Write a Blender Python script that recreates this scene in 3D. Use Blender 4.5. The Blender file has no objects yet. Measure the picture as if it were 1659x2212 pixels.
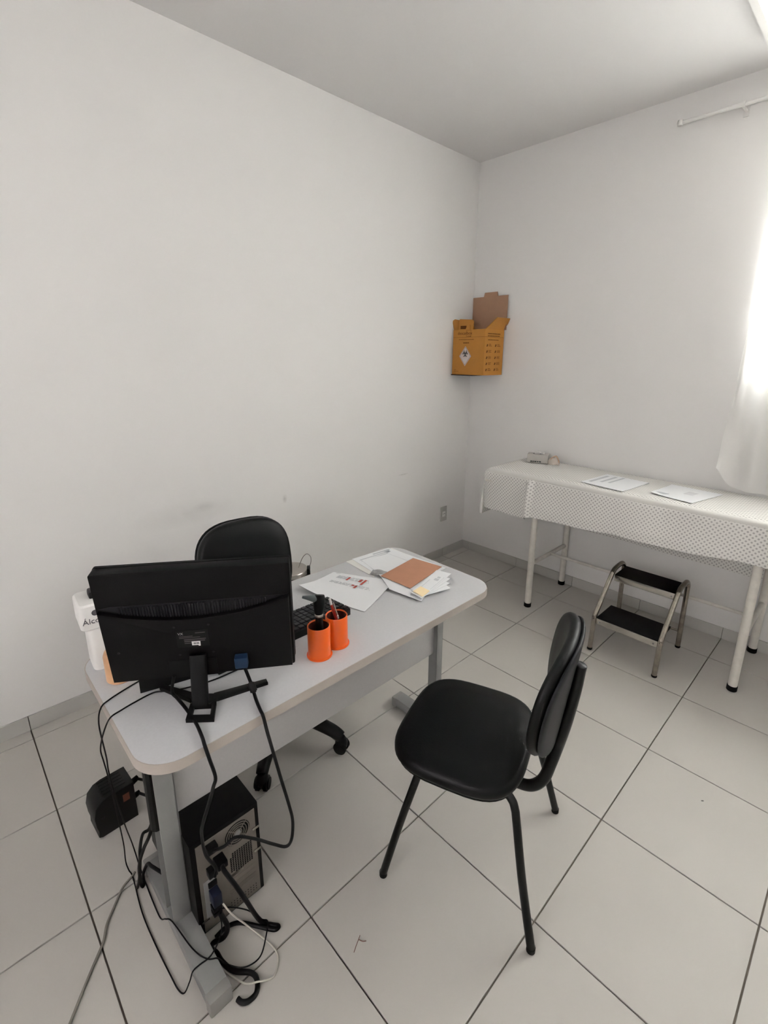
import bpy, bmesh, math, random
from mathutils import Vector, Matrix

random.seed(7)
sc = bpy.context.scene
COL = sc.collection

# ------------------------------------------------------------------ camera
cam_d = bpy.data.cameras.new('camera')
cam = bpy.data.objects.new('camera', cam_d)
COL.objects.link(cam)
Rv = (0.6979423, 0.7161134, 0.0076299)
Uv = (-0.190775, 0.1756441, 0.9657919)
Bv = (0.6902763, -0.6755226, 0.259206)
Cv = (2.306295, -3.061845, 1.553265)
cam.matrix_world = Matrix(((Rv[0], Uv[0], Bv[0], Cv[0]),
                           (Rv[1], Uv[1], Bv[1], Cv[1]),
                           (Rv[2], Uv[2], Bv[2], Cv[2]),
                           (0, 0, 0, 1)))
cam_d.sensor_fit = 'VERTICAL'
cam_d.sensor_height = 36.0
cam_d.lens = 1040.6467 / 2212 * 36.0
cam_d.shift_x = -22.692 / 2212
cam_d.shift_y = -58.522 / 2212
cam_d.clip_start = 0.02
sc.camera = cam

# ------------------------------------------------------------------ world and light
SKY = 44.0
LAMP = 1.4
world = bpy.data.worlds.new('overcast_sky')
sc.world = world
world.use_nodes = True
bg = world.node_tree.nodes['Background']
bg.inputs[0].default_value = (1.0, 0.985, 1.0, 1)
bg.inputs[1].default_value = SKY

for (pname, ploc, psx, psz, prx) in (('window_portal', (2.42, 0.17, 1.86), 1.3, 1.2, -90),
                                   ('window_portal', (2.2, -4.92, 1.65), 1.7, 1.3, 90)):  # second portal serves the added window behind the camera
    pd = bpy.data.lights.new(pname, 'AREA')
    pd.shape = 'RECTANGLE'
    pd.size = psx
    pd.size_y = psz
    pd.cycles.is_portal = True
    po = bpy.data.objects.new(pname, pd)
    COL.objects.link(po)
    po.location = ploc
    po.rotation_euler = (math.radians(prx), 0, 0)

sc.view_settings.view_transform = 'Standard'
sc.view_settings.look = 'None'
sc.view_settings.exposure = 0.43
sc.view_settings.gamma = 1.0
sc.view_settings.use_curve_mapping = False


# ------------------------------------------------------------------ helpers
def lin(c):
    def f(v):
        v /= 255.0
        return v / 12.92 if v <= 0.04045 else ((v + 0.055) / 1.055) ** 2.4
    return (f(c[0]), f(c[1]), f(c[2]), 1)


MATS = {}


def mat(name, rgb, rough=0.5, metal=0.0, spec=0.5, var=0.0, vscale=8.0, bump=0.0, bscale=60.0,
        emit=0.0, coat=0.0):
    if name in MATS:
        return MATS[name]
    m = bpy.data.materials.new(name)
    m.use_nodes = True
    nt = m.node_tree
    b = nt.nodes['Principled BSDF']
    c = lin(rgb)
    b.inputs['Base Color'].default_value = c
    b.inputs['Roughness'].default_value = rough
    b.inputs['Metallic'].default_value = metal
    b.inputs['Specular IOR Level'].default_value = spec
    b.inputs['Coat Weight'].default_value = coat
    tc = nt.nodes.new('ShaderNodeTexCoord')
    if var > 0:
        n = nt.nodes.new('ShaderNodeTexNoise')
        n.inputs['Scale'].default_value = vscale
        n.inputs['Detail'].default_value = 4
        nt.links.new(tc.outputs['Object'], n.inputs['Vector'])
        r = nt.nodes.new('ShaderNodeValToRGB')
        r.color_ramp.elements[0].position = 0.3
        r.color_ramp.elements[1].position = 0.7
        r.color_ramp.elements[0].color = (c[0] * (1 - var), c[1] * (1 - var), c[2] * (1 - var), 1)
        r.color_ramp.elements[1].color = (min(1, c[0] * (1 + var)), min(1, c[1] * (1 + var)), min(1, c[2] * (1 + var)), 1)
        nt.links.new(n.outputs['Fac'], r.inputs['Fac'])
        nt.links.new(r.outputs['Color'], b.inputs['Base Color'])
    if bump > 0:
        n2 = nt.nodes.new('ShaderNodeTexNoise')
        n2.inputs['Scale'].default_value = bscale
        n2.inputs['Detail'].default_value = 3
        nt.links.new(tc.outputs['Object'], n2.inputs['Vector'])
        bp = nt.nodes.new('ShaderNodeBump')
        bp.inputs['Strength'].default_value = bump
        bp.inputs['Distance'].default_value = 0.002
        nt.links.new(n2.outputs['Fac'], bp.inputs['Height'])
        nt.links.new(bp.outputs['Normal'], b.inputs['Normal'])
    if emit > 0:
        b.inputs['Emission Color'].default_value = (1, 0.97, 0.92, 1)
        b.inputs['Emission Strength'].default_value = emit
    MATS[name] = m
    return m


class MB:
    """collects geometry for one mesh object"""

    def __init__(self):
        self.bm = bmesh.new()
        self.uvs = None

    def box(self, x0, x1, y0, y1, z0, z1, bev=0.0, seg=2, M=None):
        b2 = bmesh.new()
        r = bmesh.ops.create_cube(b2, size=1)
        for v in b2.verts:
            v.co = Vector(((x0 + x1) / 2 + v.co.x * (x1 - x0), (y0 + y1) / 2 + v.co.y * (y1 - y0),
                           (z0 + z1) / 2 + v.co.z * (z1 - z0)))
        if bev > 0:
            bmesh.ops.bevel(b2, geom=list(b2.edges), offset=bev, segments=seg, profile=0.6, affect='EDGES')
        self._merge(b2, M)
        return self

    def _merge(self, b2, M=None):
        if M is not None:
            bmesh.ops.transform(b2, matrix=M, verts=b2.verts)
        me = bpy.data.meshes.new('tmp')
        b2.to_mesh(me)
        b2.free()
        self.bm.from_mesh(me)
        bpy.data.meshes.remove(me)

    def cyl(self, p0, p1, r0, r1=None, seg=20, bev=0.0):
        r1 = r0 if r1 is None else r1
        p0, p1 = Vector(p0), Vector(p1)
        d = p1 - p0
        L = d.length
        b2 = bmesh.new()
        bmesh.ops.create_cone(b2, cap_ends=True, segments=seg, radius1=r0, radius2=r1, depth=L)
        if bev > 0:
            es = [e for e in b2.edges if abs(e.verts[0].co.z - e.verts[1].co.z) < 1e-6]
            bmesh.ops.bevel(b2, geom=es, offset=bev, segments=2, affect='EDGES')
        q = d.to_track_quat('Z', 'Y').to_matrix().to_4x4()
        self._merge(b2, Matrix.Translation((p0 + p1) / 2) @ q)
        return self

    def tube(self, pts, r, seg=10, smooth=True, sub=6, caps=True):
        pts = [Vector(p) for p in pts]
        if smooth and len(pts) > 2:
            pts = catmull(pts, sub)
        n = len(pts)
        rings = []
        t0 = (pts[1] - pts[0]).normalized()
        nrm = t0.orthogonal().normalized()
        prev = t0
        for i, p in enumerate(pts):
            if i == 0:
                t = t0
            elif i == n - 1:
                t = (pts[-1] - pts[-2]).normalized()
            else:
                t = (pts[i + 1] - pts[i - 1])
                t = t.normalized() if t.length > 1e-9 else prev
            q = prev.rotation_difference(t)
            nrm = (q @ nrm).normalized()
            prev = t
            bn = t.cross(nrm)
            rr = r(i / (n - 1)) if callable(r) else r
            rings.append([self.bm.verts.new(p + (nrm * math.cos(a) + bn * math.sin(a)) * rr)
                          for a in [2 * math.pi * k / seg for k in range(seg)]])
        for i in range(n - 1):
            for k in range(seg):
                self.bm.faces.new((rings[i][k], rings[i][(k + 1) % seg], rings[i + 1][(k + 1) % seg], rings[i + 1][k]))
        if caps:
            self.bm.faces.new(list(reversed(rings[0])))
            self.bm.faces.new(rings[-1])
        return self

    def lathe(self, prof, seg=32, c=(0, 0, 0)):
        """prof: list of (radius, z)"""
        rings = []
        for r, z in prof:
            if r < 1e-6:
                rings.append([self.bm.verts.new((c[0], c[1], c[2] + z))])
            else:
                rings.append([self.bm.verts.new((c[0] + r * math.cos(2 * math.pi * k / seg),
                                                 c[1] + r * math.sin(2 * math.pi * k / seg), c[2] + z)) for k in range(seg)])
        for a, b in zip(rings[:-1], rings[1:]):
            for k in range(seg):
                k2 = (k + 1) % seg
                if len(a) == 1 and len(b) == 1:
                    continue
                if len(a) == 1:
                    self.bm.faces.new((a[0], b[k], b[k2]))
                elif len(b) == 1:
                    self.bm.faces.new((a[k], b[0], a[k2]))
                else:
                    self.bm.faces.new((a[k], a[k2], b[k2], b[k]))
        return self

    def prism(self, outline, z0, z1, bev=0.0, M=None, seg=2):
        b2 = bmesh.new()
        lo = [b2.verts.new((p[0], p[1], z0)) for p in outline]
        hi = [b2.verts.new((p[0], p[1], z1)) for p in outline]
        n = len(outline)
        b2.faces.new(list(reversed(lo)))
        b2.faces.new(hi)
        for i in range(n):
            b2.faces.new((lo[i], lo[(i + 1) % n], hi[(i + 1) % n], hi[i]))
        bmesh.ops.recalc_face_normals(b2, faces=b2.faces)
        if bev > 0:
            es = [e for e in b2.edges if abs(e.verts[0].co.z - e.verts[1].co.z) < 1e-6]
            bmesh.ops.bevel(b2, geom=es, offset=bev, segments=seg, profile=0.6, affect='EDGES')
        self._merge(b2, M)
        return self

    def ring(self, outer, inner, z0, z1, M=None):
        """closed band between two outlines with the same number of points"""
        b2 = bmesh.new()
        n = len(outer)
        A = [[b2.verts.new((p[0], p[1], z)) for p in o] for o, z in ((outer, z0), (outer, z1), (inner, z1), (inner, z0))]
        for j in range(4):
            a, b = A[j], A[(j + 1) % 4]
            for i in range(n):
                b2.faces.new((a[i], a[(i + 1) % n], b[(i + 1) % n], b[i]))
        bmesh.ops.recalc_face_normals(b2, faces=b2.faces)
        self._merge(b2, M)
        return self

    def grid(self, P, closed_u=False):
        """P[i][j] points"""
        V = [[self.bm.verts.new(p) for p in row] for row in P]
        for i in range(len(V) - 1):
            for j in range(len(V[0]) - 1):
                self.bm.faces.new((V[i][j], V[i + 1][j], V[i + 1][j + 1], V[i][j + 1]))
        return self

    def build(self, name, m, parent=None, smooth=True, angle=35, recalc=True):
        if recalc:
            bmesh.ops.recalc_face_normals(self.bm, faces=self.bm.faces)
        me = bpy.data.meshes.new(name)
        self.bm.to_mesh(me)
        self.bm.free()
        if m:
            me.materials.append(m)
        if smooth:
            for p in me.polygons:
                p.use_smooth = True
            me.set_sharp_from_angle(angle=math.radians(angle))
        o = bpy.data.objects.new(name, me)
        COL.objects.link(o)
        if parent:
            o.parent = parent
        return o


def catmull(P, sub):
    out = []
    n = len(P)
    for i in range(n - 1):
        p0 = P[max(i - 1, 0)]
        p1, p2 = P[i], P[i + 1]
        p3 = P[min(i + 2, n - 1)]
        for k in range(sub):
            t = k / sub
            out.append(0.5 * ((2 * p1) + (p2 - p0) * t + (2 * p0 - 5 * p1 + 4 * p2 - p3) * t * t +
                              (3 * p1 - p0 - 3 * p2 + p3) * t ** 3))
    out.append(P[-1])
    return out


def rrect(x0, x1, y0, y1, r, n=8):
    pts = []
    for cx, cy, a0 in ((x1 - r, y1 - r, 0), (x0 + r, y1 - r, 90), (x0 + r, y0 + r, 180), (x1 - r, y0 + r, 270)):
        for k in range(n + 1):
            a = math.radians(a0 + 90 * k / n)
            pts.append((cx + r * math.cos(a), cy + r * math.sin(a)))
    return pts


def superell(a, b, e, n=40):
    pts = []
    for k in range(n):
        t = 2 * math.pi * k / n
        c, s = math.cos(t), math.sin(t)
        pts.append((a * math.copysign(abs(c) ** (2 / e), c), b * math.copysign(abs(s) ** (2 / e), s)))
    return pts


def tag(o, label, cat, group=None):
    o['label'] = label
    o['category'] = cat
    if group:
        o['group'] = group
    return o


def thing(name, label, cat, loc=(0, 0, 0), rotz=0.0, group=None):
    o = bpy.data.objects.new(name, None)
    o.empty_display_size = 0.05
    COL.objects.link(o)
    o.location = loc
    o.rotation_euler = (0, 0, rotz)
    return tag(o, label, cat, group)


def stuff(o):
    o['kind'] = 'stuff'
    return o


def struct(o):
    o['kind'] = 'structure'
    return o


def text_mesh(name, s, size, m, parent, M, depth=0.0003, align='CENTER'):
    cu = bpy.data.curves.new('txt', 'FONT')
    cu.body = s
    cu.size = size
    cu.align_x = align
    cu.align_y = 'CENTER'
    cu.extrude = depth
    cu.resolution_u = 3
    to = bpy.data.objects.new('txt', cu)
    COL.objects.link(to)
    dg = bpy.context.evaluated_depsgraph_get()
    me = bpy.data.meshes.new_from_object(to.evaluated_get(dg))
    bpy.data.objects.remove(to)
    bpy.data.curves.remove(cu)
    me.transform(M)
    me.materials.clear()
    me.materials.append(m)
    me.name = name
    o = bpy.data.objects.new(name, me)
    COL.objects.link(o)
    o.parent = parent
    return o


def frame(o, ex, ey):
    """matrix placing local X along ex, Y along ey"""
    ex, ey = Vector(ex).normalized(), Vector(ey).normalized()
    ez = ex.cross(ey)
    return Matrix(((ex.x, ey.x, ez.x, o[0]), (ex.y, ey.y, ez.y, o[1]), (ex.z, ey.z, ez.z, o[2]), (0, 0, 0, 1)))


# ------------------------------------------------------------------ materials
def wall_material(name, rgb, scuffs=()):
    m = mat(name, rgb, rough=0.75, spec=0.25, var=0.012, vscale=1.3, bump=0.12, bscale=90)
    nt = m.node_tree
    b = nt.nodes['Principled BSDF']
    src = b.inputs['Base Color'].links[0].from_socket
    geo = nt.nodes.new('ShaderNodeNewGeometry')
    for (c, r, amt, nscale) in scuffs:
        mp = nt.nodes.new('ShaderNodeMapping')
        mp.vector_type = 'POINT'
        mp.inputs['Scale'].default_value = (1 / r[0], 1 / r[1], 1 / r[2])
        mp.inputs['Location'].default_value = (-c[0] / r[0], -c[1] / r[1], -c[2] / r[2])
        nt.links.new(geo.outputs['Position'], mp.inputs['Vector'])
        ln = nt.nodes.new('ShaderNodeVectorMath')
        ln.operation = 'LENGTH'
        nt.links.new(mp.outputs['Vector'], ln.inputs[0])
        mr = nt.nodes.new('ShaderNodeMapRange')
        mr.inputs[1].default_value = 1.0
        mr.inputs[2].default_value = 0.0
        mr.inputs[3].default_value = 0.0
        mr.inputs[4].default_value = 1.0
        nt.links.new(ln.outputs['Value'], mr.inputs[0])
        nz = nt.nodes.new('ShaderNodeTexNoise')
        nz.inputs['Scale'].default_value = nscale
        nz.inputs['Detail'].default_value = 6
        nt.links.new(geo.outputs['Position'], nz.inputs['Vector'])
        mul = nt.nodes.new('ShaderNodeMath')
        mul.operation = 'MULTIPLY'
        nt.links.new(mr.outputs[0], mul.inputs[0])
        nt.links.new(nz.outputs['Fac'], mul.inputs[1])
        mul2 = nt.nodes.new('ShaderNodeMath')
        mul2.operation = 'MULTIPLY'
        mul2.inputs[1].default_value = amt
        mul2.use_clamp = True
        nt.links.new(mul.outputs[0], mul2.inputs[0])
        mx = nt.nodes.new('ShaderNodeMix')
        mx.data_type = 'RGBA'
        mx.inputs['B'].default_value = lin((110, 106, 98))
        nt.links.new(mul2.outputs[0], mx.inputs['Factor'])
        nt.links.new(src, mx.inputs['A'])
        src = mx.outputs['Result']
    nt.links.new(src, b.inputs['Base Color'])
    return m


M_WALL = wall_material('white_wall_paint', (226, 224, 221))
M_WALL_L = wall_material('white_wall_paint_scuffed', (226, 224, 221), (
    ((0, -2.22, 0.80), (0.3, 0.26, 0.07), 0.28, 9),
    ((0, -2.13, 0.815), (0.3, 0.07, 0.03), 0.3, 25),
    ((0, -1.675, 0.765), (0.3, 0.018, 0.03), 0.6, 60),
    ((0, -0.72, 0.748), (0.3, 0.06, 0.006), 0.6, 40),
))
M_CEIL = mat('ceiling_paint', (222, 220, 218), rough=0.85, spec=0.2, var=0.01, vscale=1.0)
M_TILE = mat('floor_tile_glaze', (187, 183, 176), rough=0.48, spec=0.32, var=0.025, vscale=3.0, bump=0.05, bscale=14)
M_GROUT = mat('floor_grout', (112, 104, 95), rough=0.9, spec=0.1, var=0.12, vscale=20)
M_SKIRT = mat('skirting_tile_glaze', (186, 184, 178), rough=0.45, spec=0.4, var=0.03, vscale=5)
M_BLACKVINYL = mat('black_vinyl', (8, 8, 9), rough=0.45, spec=0.22, bump=0.15, bscale=300)
M_BLACKPLAST = mat('black_plastic', (9, 9, 10), rough=0.5, spec=0.2)
M_DARKPLAST = mat('dark_grey_plastic', (26, 26, 29), rough=0.5, spec=0.25)
M_BLACKMETAL = mat('black_painted_steel', (8, 8, 8), rough=0.38, spec=0.25)
M_MONITOR = mat('monitor_black_plastic', (8, 7, 8), rough=0.55, spec=0.15, bump=0.1, bscale=500)
M_CABLE = mat('black_cable_rubber', (10, 9, 10), rough=0.55, spec=0.2)
M_GREYCABLE = mat('grey_cable_rubber', (128, 124, 116), rough=0.6, spec=0.3)
M_WHITECABLE = mat('off_white_cable', (192, 188, 176), rough=0.55, spec=0.3)
M_DESK = mat('desk_grey_laminate', (190, 190, 191), rough=0.42, spec=0.4, var=0.02, vscale=160)
M_DESKEDGE = mat('desk_edge_band', (170, 161, 152), rough=0.5, spec=0.4, var=0.03, vscale=20)
M_STEELGREY = mat('grey_painted_steel', (132, 132, 130), rough=0.45, spec=0.45, var=0.05, vscale=14)
M_PAPER = mat('white_paper', (232, 233, 234), rough=0.8, spec=0.15)
M_PAPER2 = mat('warm_white_paper', (228, 226, 221), rough=0.8, spec=0.15)
M_INK = mat('grey_print_ink', (196, 198, 201), rough=0.8, spec=0.1)
M_DARKINK = mat('dark_print_ink', (60, 60, 64), rough=0.8, spec=0.1)
M_REDINK = mat('red_highlight_ink', (176, 84, 74), rough=0.8, spec=0.1)
M_KRAFT = mat('brown_card', (170, 124, 99), rough=0.75, spec=0.2, var=0.03, vscale=30)
M_CARTON = mat('yellow_carton', (172, 118, 50), rough=0.6, spec=0.3, var=0.03, vscale=20)
M_CARTONIN = mat('raw_brown_carton', (164, 130, 106), rough=0.8, spec=0.15, var=0.03, vscale=30)
M_CARTONINK = mat('brown_carton_print', (96, 56, 18), rough=0.7, spec=0.2)
M_ORANGE = mat('orange_acrylic', (220, 90, 16), rough=0.34, spec=0.5, coat=0.2)
M_CHROME = mat('brushed_chrome', (186, 182, 176), rough=0.22, metal=1.0, var=0.06, vscale=40)
M_STEEL = mat('stainless_steel', (190, 184, 178), rough=0.3, metal=1.0)
M_WORN = mat('worn_chrome_tube', (160, 153, 144), rough=0.18, metal=1.0, var=0.22, vscale=35)
M_WHITETUBE = mat('chipped_white_enamel', (214, 209, 200), rough=0.4, spec=0.45, var=0.06, vscale=30)
M_RUBBER = mat('black_rubber', (9, 8, 8), rough=0.7, spec=0.2)
M_TREAD = mat('black_rubber_tread', (13, 10, 11), rough=0.75, spec=0.2, bump=0.5, bscale=120)
M_WHITEPL = mat('white_plastic', (222, 220, 216), rough=0.35, spec=0.45)
M_GREYPL = mat('light_grey_plastic', (186, 184, 178), rough=0.45, spec=0.4)
M_AMBER = mat('amber_plastic', (200, 156, 118), rough=0.35, spec=0.45, var=0.12, vscale=18)
M_STICKY = mat('cream_sticky_note', (240, 218, 176), rough=0.8, spec=0.1)
M_GALV = mat('galvanised_back_panel', (118, 112, 104), rough=0.5, metal=0.4, var=0.06, vscale=25)
M_BLUE = mat('blue_connector', (14, 40, 66), rough=0.5, spec=0.4)
M_DBLUE = mat('dark_blue_connector', (12, 18, 40), rough=0.5, spec=0.4)
M_MATTRESS = mat('white_vinyl_mattress', (214, 212, 206), rough=0.5, spec=0.3)
M_BULB = mat('lamp_diffuser', (250, 248, 244), rough=0.5, emit=LAMP)
M_RED = mat('red_pen_plastic', (150, 34, 24), rough=0.3, spec=0.5)


def cloth_dots(name, base, dot, pitch, radius):
    m = bpy.data.materials.new(name)
    m.use_nodes = True
    nt = m.node_tree
    b = nt.nodes['Principled BSDF']
    b.inputs['Roughness'].default_value = 0.85
    b.inputs['Specular IOR Level'].default_value = 0.15
    uv = nt.nodes.new('ShaderNodeUVMap')
    mp = nt.nodes.new('ShaderNodeMapping')
    mp.inputs['Rotation'].default_value = (0, 0, math.radians(45))
    mp.inputs['Scale'].default_value = (1 / pitch, 1 / pitch, 1)
    fr = nt.nodes.new('ShaderNodeVectorMath')
    fr.operation = 'FRACTION'
    sb = nt.nodes.new('ShaderNodeVectorMath')
    sb.operation = 'SUBTRACT'
    sb.inputs[1].default_value = (0.5, 0.5, 0)
    ln = nt.nodes.new('ShaderNodeVectorMath')
    ln.operation = 'LENGTH'
    mr = nt.nodes.new('ShaderNodeMapRange')
    mr.inputs[1].default_value = radius - 0.07
    mr.inputs[2].default_value = radius + 0.07
    mr.inputs[3].default_value = 1
    mr.inputs[4].default_value = 0
    mx = nt.nodes.new('ShaderNodeMix')
    mx.data_type = 'RGBA'
    mx.inputs['A'].default_value = lin(base)
    mx.inputs['B'].default_value = lin(dot)
    L = nt.links.new
    L(uv.outputs[0], mp.inputs[0])
    L(mp.outputs[0], fr.inputs[0])
    L(fr.outputs[0], sb.inputs[0])
    L(sb.outputs[0], ln.inputs[0])
    L(ln.outputs['Value'], mr.inputs[0])
    L(mr.outputs[0], mx.inputs['Factor'])
    L(mx.outputs['Result'], b.inputs['Base Color'])
    return m


M_SHEET = cloth_dots('dotted_white_sheet', (226, 224, 219), (176, 173, 169), 0.0155, 0.27)

M_CURTAIN = bpy.data.materials.new('translucent_white_curtain')
M_CURTAIN.use_nodes = True
nt = M_CURTAIN.node_tree
nt.nodes.remove(nt.nodes['Principled BSDF'])
dif = nt.nodes.new('ShaderNodeBsdfDiffuse')
dif.inputs[0].default_value = (0.88, 0.87, 0.85, 1)
trl = nt.nodes.new('ShaderNodeBsdfTranslucent')
trl.inputs[0].default_value = (0.9, 0.89, 0.86, 1)
mxs = nt.nodes.new('ShaderNodeMixShader')
mxs.inputs[0].default_value = 0.45
wv = nt.nodes.new('ShaderNodeTexNoise')
wv.inputs['Scale'].default_value = 400
bp = nt.nodes.new('ShaderNodeBump')
bp.inputs['Strength'].default_value = 0.05
nt.links.new(wv.outputs['Fac'], bp.inputs['Height'])
nt.links.new(bp.outputs['Normal'], dif.inputs['Normal'])
nt.links.new(dif.outputs[0], mxs.inputs[1])
nt.links.new(trl.outputs[0], mxs.inputs[2])
nt.links.new(mxs.outputs[0], nt.nodes['Material Output'].inputs[0])

M_GLASS = bpy.data.materials.new('window_glass')
M_GLASS.use_nodes = True
nt = M_GLASS.node_tree
nt.nodes.remove(nt.nodes['Principled BSDF'])
tr = nt.nodes.new('ShaderNodeBsdfTransparent')
tr.inputs[0].default_value = (0.93, 0.95, 0.95, 1)
gl = nt.nodes.new('ShaderNodeBsdfGlossy')
gl.inputs['Roughness'].default_value = 0.02
mxs = nt.nodes.new('ShaderNodeMixShader')
mxs.inputs[0].default_value = 0.06
nt.links.new(tr.outputs[0], mxs.inputs[1])
nt.links.new(gl.outputs[0], mxs.inputs[2])
nt.links.new(mxs.outputs[0], nt.nodes['Material Output'].inputs[0])

M_FROST = bpy.data.materials.new('frosted_glass')
M_FROST.use_nodes = True
nt = M_FROST.node_tree
nt.nodes.remove(nt.nodes['Principled BSDF'])
trl = nt.nodes.new('ShaderNodeBsdfTranslucent')
trl.inputs[0].default_value = (0.405, 0.40, 0.40, 1)  # dimmed to set the fill from the added rear window
gl = nt.nodes.new('ShaderNodeBsdfGlossy')
gl.inputs['Roughness'].default_value = 0.4
mxs = nt.nodes.new('ShaderNodeMixShader')
mxs.inputs[0].default_value = 0.06
nt.links.new(trl.outputs[0], mxs.inputs[1])
nt.links.new(gl.outputs[0], mxs.inputs[2])
nt.links.new(mxs.outputs[0], nt.nodes['Material Output'].inputs[0])

M_CLEAR = bpy.data.materials.new('clear_plastic_film')
M_CLEAR.use_nodes = True
nt = M_CLEAR.node_tree
pb = nt.nodes['Principled BSDF']
pb.inputs['Base Color'].default_value = lin((206, 194, 182))
pb.inputs['Roughness'].default_value = 0.2
tr = nt.nodes.new('ShaderNodeBsdfTransparent')
mxs = nt.nodes.new('ShaderNodeMixShader')
mxs.inputs[0].default_value = 0.65
nt.links.new(tr.outputs[0], mxs.inputs[1])
nt.links.new(pb.outputs[0], mxs.inputs[2])
nt.links.new(mxs.outputs[0], nt.nodes['Material Output'].inputs[0])

# ------------------------------------------------------------------ room
S = 0.45
GA, GB = 0.268, 0.0736      # first joint from the back wall / from the left wall
RX, RY, RH = 3.45, -4.75, 2.843
T = 0.14

floor = struct(MB().box(0, RX, RY, 0, -0.12, -0.007).build('floor', M_GROUT, smooth=False))


def cuts(lim, first):
    c = [0.0]
    v = first
    while v < lim - 1e-4:
        c.append(v)
        v += S
    c.append(lim)
    return c


GJ = 0.0022
xs = cuts(RX, GB)
ys = cuts(-RY, GA)
tile_cache = {}
for i in range(len(xs) - 1):
    for j in range(len(ys) - 1):
        w = xs[i + 1] - xs[i] - 2 * GJ
        d = ys[j + 1] - ys[j] - 2 * GJ
        key = (round(w, 4), round(d, 4))
        if key not in tile_cache:
            o = MB().box(-w / 2, w / 2, -d / 2, d / 2, -0.007, 0.0, bev=0.0009, seg=1).build('tile', M_TILE, floor, angle=20)
            tile_cache[key] = o
        else:
            o = tile_cache[key].copy()
            COL.objects.link(o)
        o.location = ((xs[i] + xs[i + 1]) / 2, -(ys[j] + ys[j + 1]) / 2, random.uniform(-0.0003, 0.0))

ceiling = struct(MB().box(-T, RX + T, RY - T, T, RH, RH + 0.12).build('ceiling', M_CEIL, smooth=False))
wall_left = struct(MB().box(-T, 0, RY - T, T, -0.12, RH).build('wall_left', M_WALL_L, smooth=False))
WX0, WX1, WZ0, WZ1 = 1.83, 3.12, 1.56, 2.47
mb = MB()
mb.box(0, WX0, 0, T, -0.12, RH)
mb.box(WX1, RX, 0, T, -0.12, RH)
mb.box(WX0, WX1, 0, T, -0.12, WZ0)
mb.box(WX0, WX1, 0, T, WZ1, RH)
wall_back = struct(mb.build('wall_back', M_WALL, smooth=False))
wall_right = struct(MB().box(RX, RX + T, RY - T, T, -0.12, RH).build('wall_right', M_WALL, smooth=False))
FX0, FX1, FZ0, FZ1 = 1.40, 3.0, 1.05, 2.25      # assumed window behind the camera, added as fill light
mb = MB()
mb.box(0, FX0, RY - T, RY, -0.12, RH)
mb.box(FX1, RX, RY - T, RY, -0.12, RH)
mb.box(FX0, FX1, RY - T, RY, -0.12, FZ0)
mb.box(FX0, FX1, RY - T, RY, FZ1, RH)
wall_front = struct(mb.build('wall_front', M_WALL, smooth=False))

# skirting tiles
SK = 0.068
mb = MB().box(0, 0.003, RY, 0, -0.007, SK - 0.002)
bl = struct(mb.build('baseboard_left', M_GROUT, smooth=False))
for j in range(len(ys) - 1):
    MB().box(0.001, 0.0095, -ys[j + 1] + 0.0012, -ys[j] - 0.0012, 0.0005, SK, bev=0.001, seg=1).build('skirting_tile', M_SKIRT, bl)
mb = MB().box(0.01, RX, -0.003, 0, -0.007, SK - 0.002)
bb = struct(mb.build('baseboard_back', M_GROUT, smooth=False))
for j in range(len(xs) - 1):
    MB().box(max(xs[j], 0.0097) + 0.0012, xs[j + 1] - 0.0012, -0.0095, -0.001, 0.0005, SK, bev=0.001, seg=1).build('skirting_tile', M_SKIRT, bb)

# windows
def window(name, x0, x1, z0, z1, y, gm):
    w = struct(MB().box(x0, x1, y - 0.02, y + 0.02, z0, z0 + 0.04).build(name, M_GREYPL, smooth=False))
    xm = (x0 + x1) / 2
    mb = MB()
    mb.box(x0, x1, y - 0.02, y + 0.02, z1 - 0.04, z1)
    mb.box(x0, x0 + 0.04, y - 0.02, y + 0.02, z0 + 0.04, z1 - 0.04)
    mb.box(x1 - 0.04, x1, y - 0.02, y + 0.02, z0 + 0.04, z1 - 0.04)
    mb.box(xm - 0.025, xm + 0.025, y - 0.02, y + 0.02, z0 + 0.04, z1 - 0.04)
    mb.build('window_frame', M_GREYPL, w, smooth=False)
    for a, b in ((x0 + 0.04, xm - 0.025), (xm + 0.025, x1 - 0.04)):
        MB().box(a, b, y - 0.002, y + 0.002, z0 + 0.04, z1 - 0.04).build('pane', gm, w, smooth=False)


window('window_1', WX0, WX1, WZ0, WZ1, 0.07, M_GLASS)
window('added_fill_window', FX0, FX1, FZ0, FZ1, RY - 0.07, M_FROST)  # unseen window, added to light the room from behind the camera

# ------------------------------------------------------------------ ceiling lamp
lp = thing('ceiling_lamp', 'lit white square ceiling lamp near the curtained window wall', 'lamp', (1.905, -0.505, RH))
o1 = rrect(-0.24, 0.24, -0.24, 0.24, 0.03)
o2 = rrect(-0.215, 0.215, -0.215, 0.215, 0.02)
MB().ring(o1, o2, -0.045, 0.0).build('lamp_frame', M_WHITEPL, lp)
MB().prism(o2, -0.042, -0.012, bev=0.006).build('diffuser', M_BULB, lp)

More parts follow.
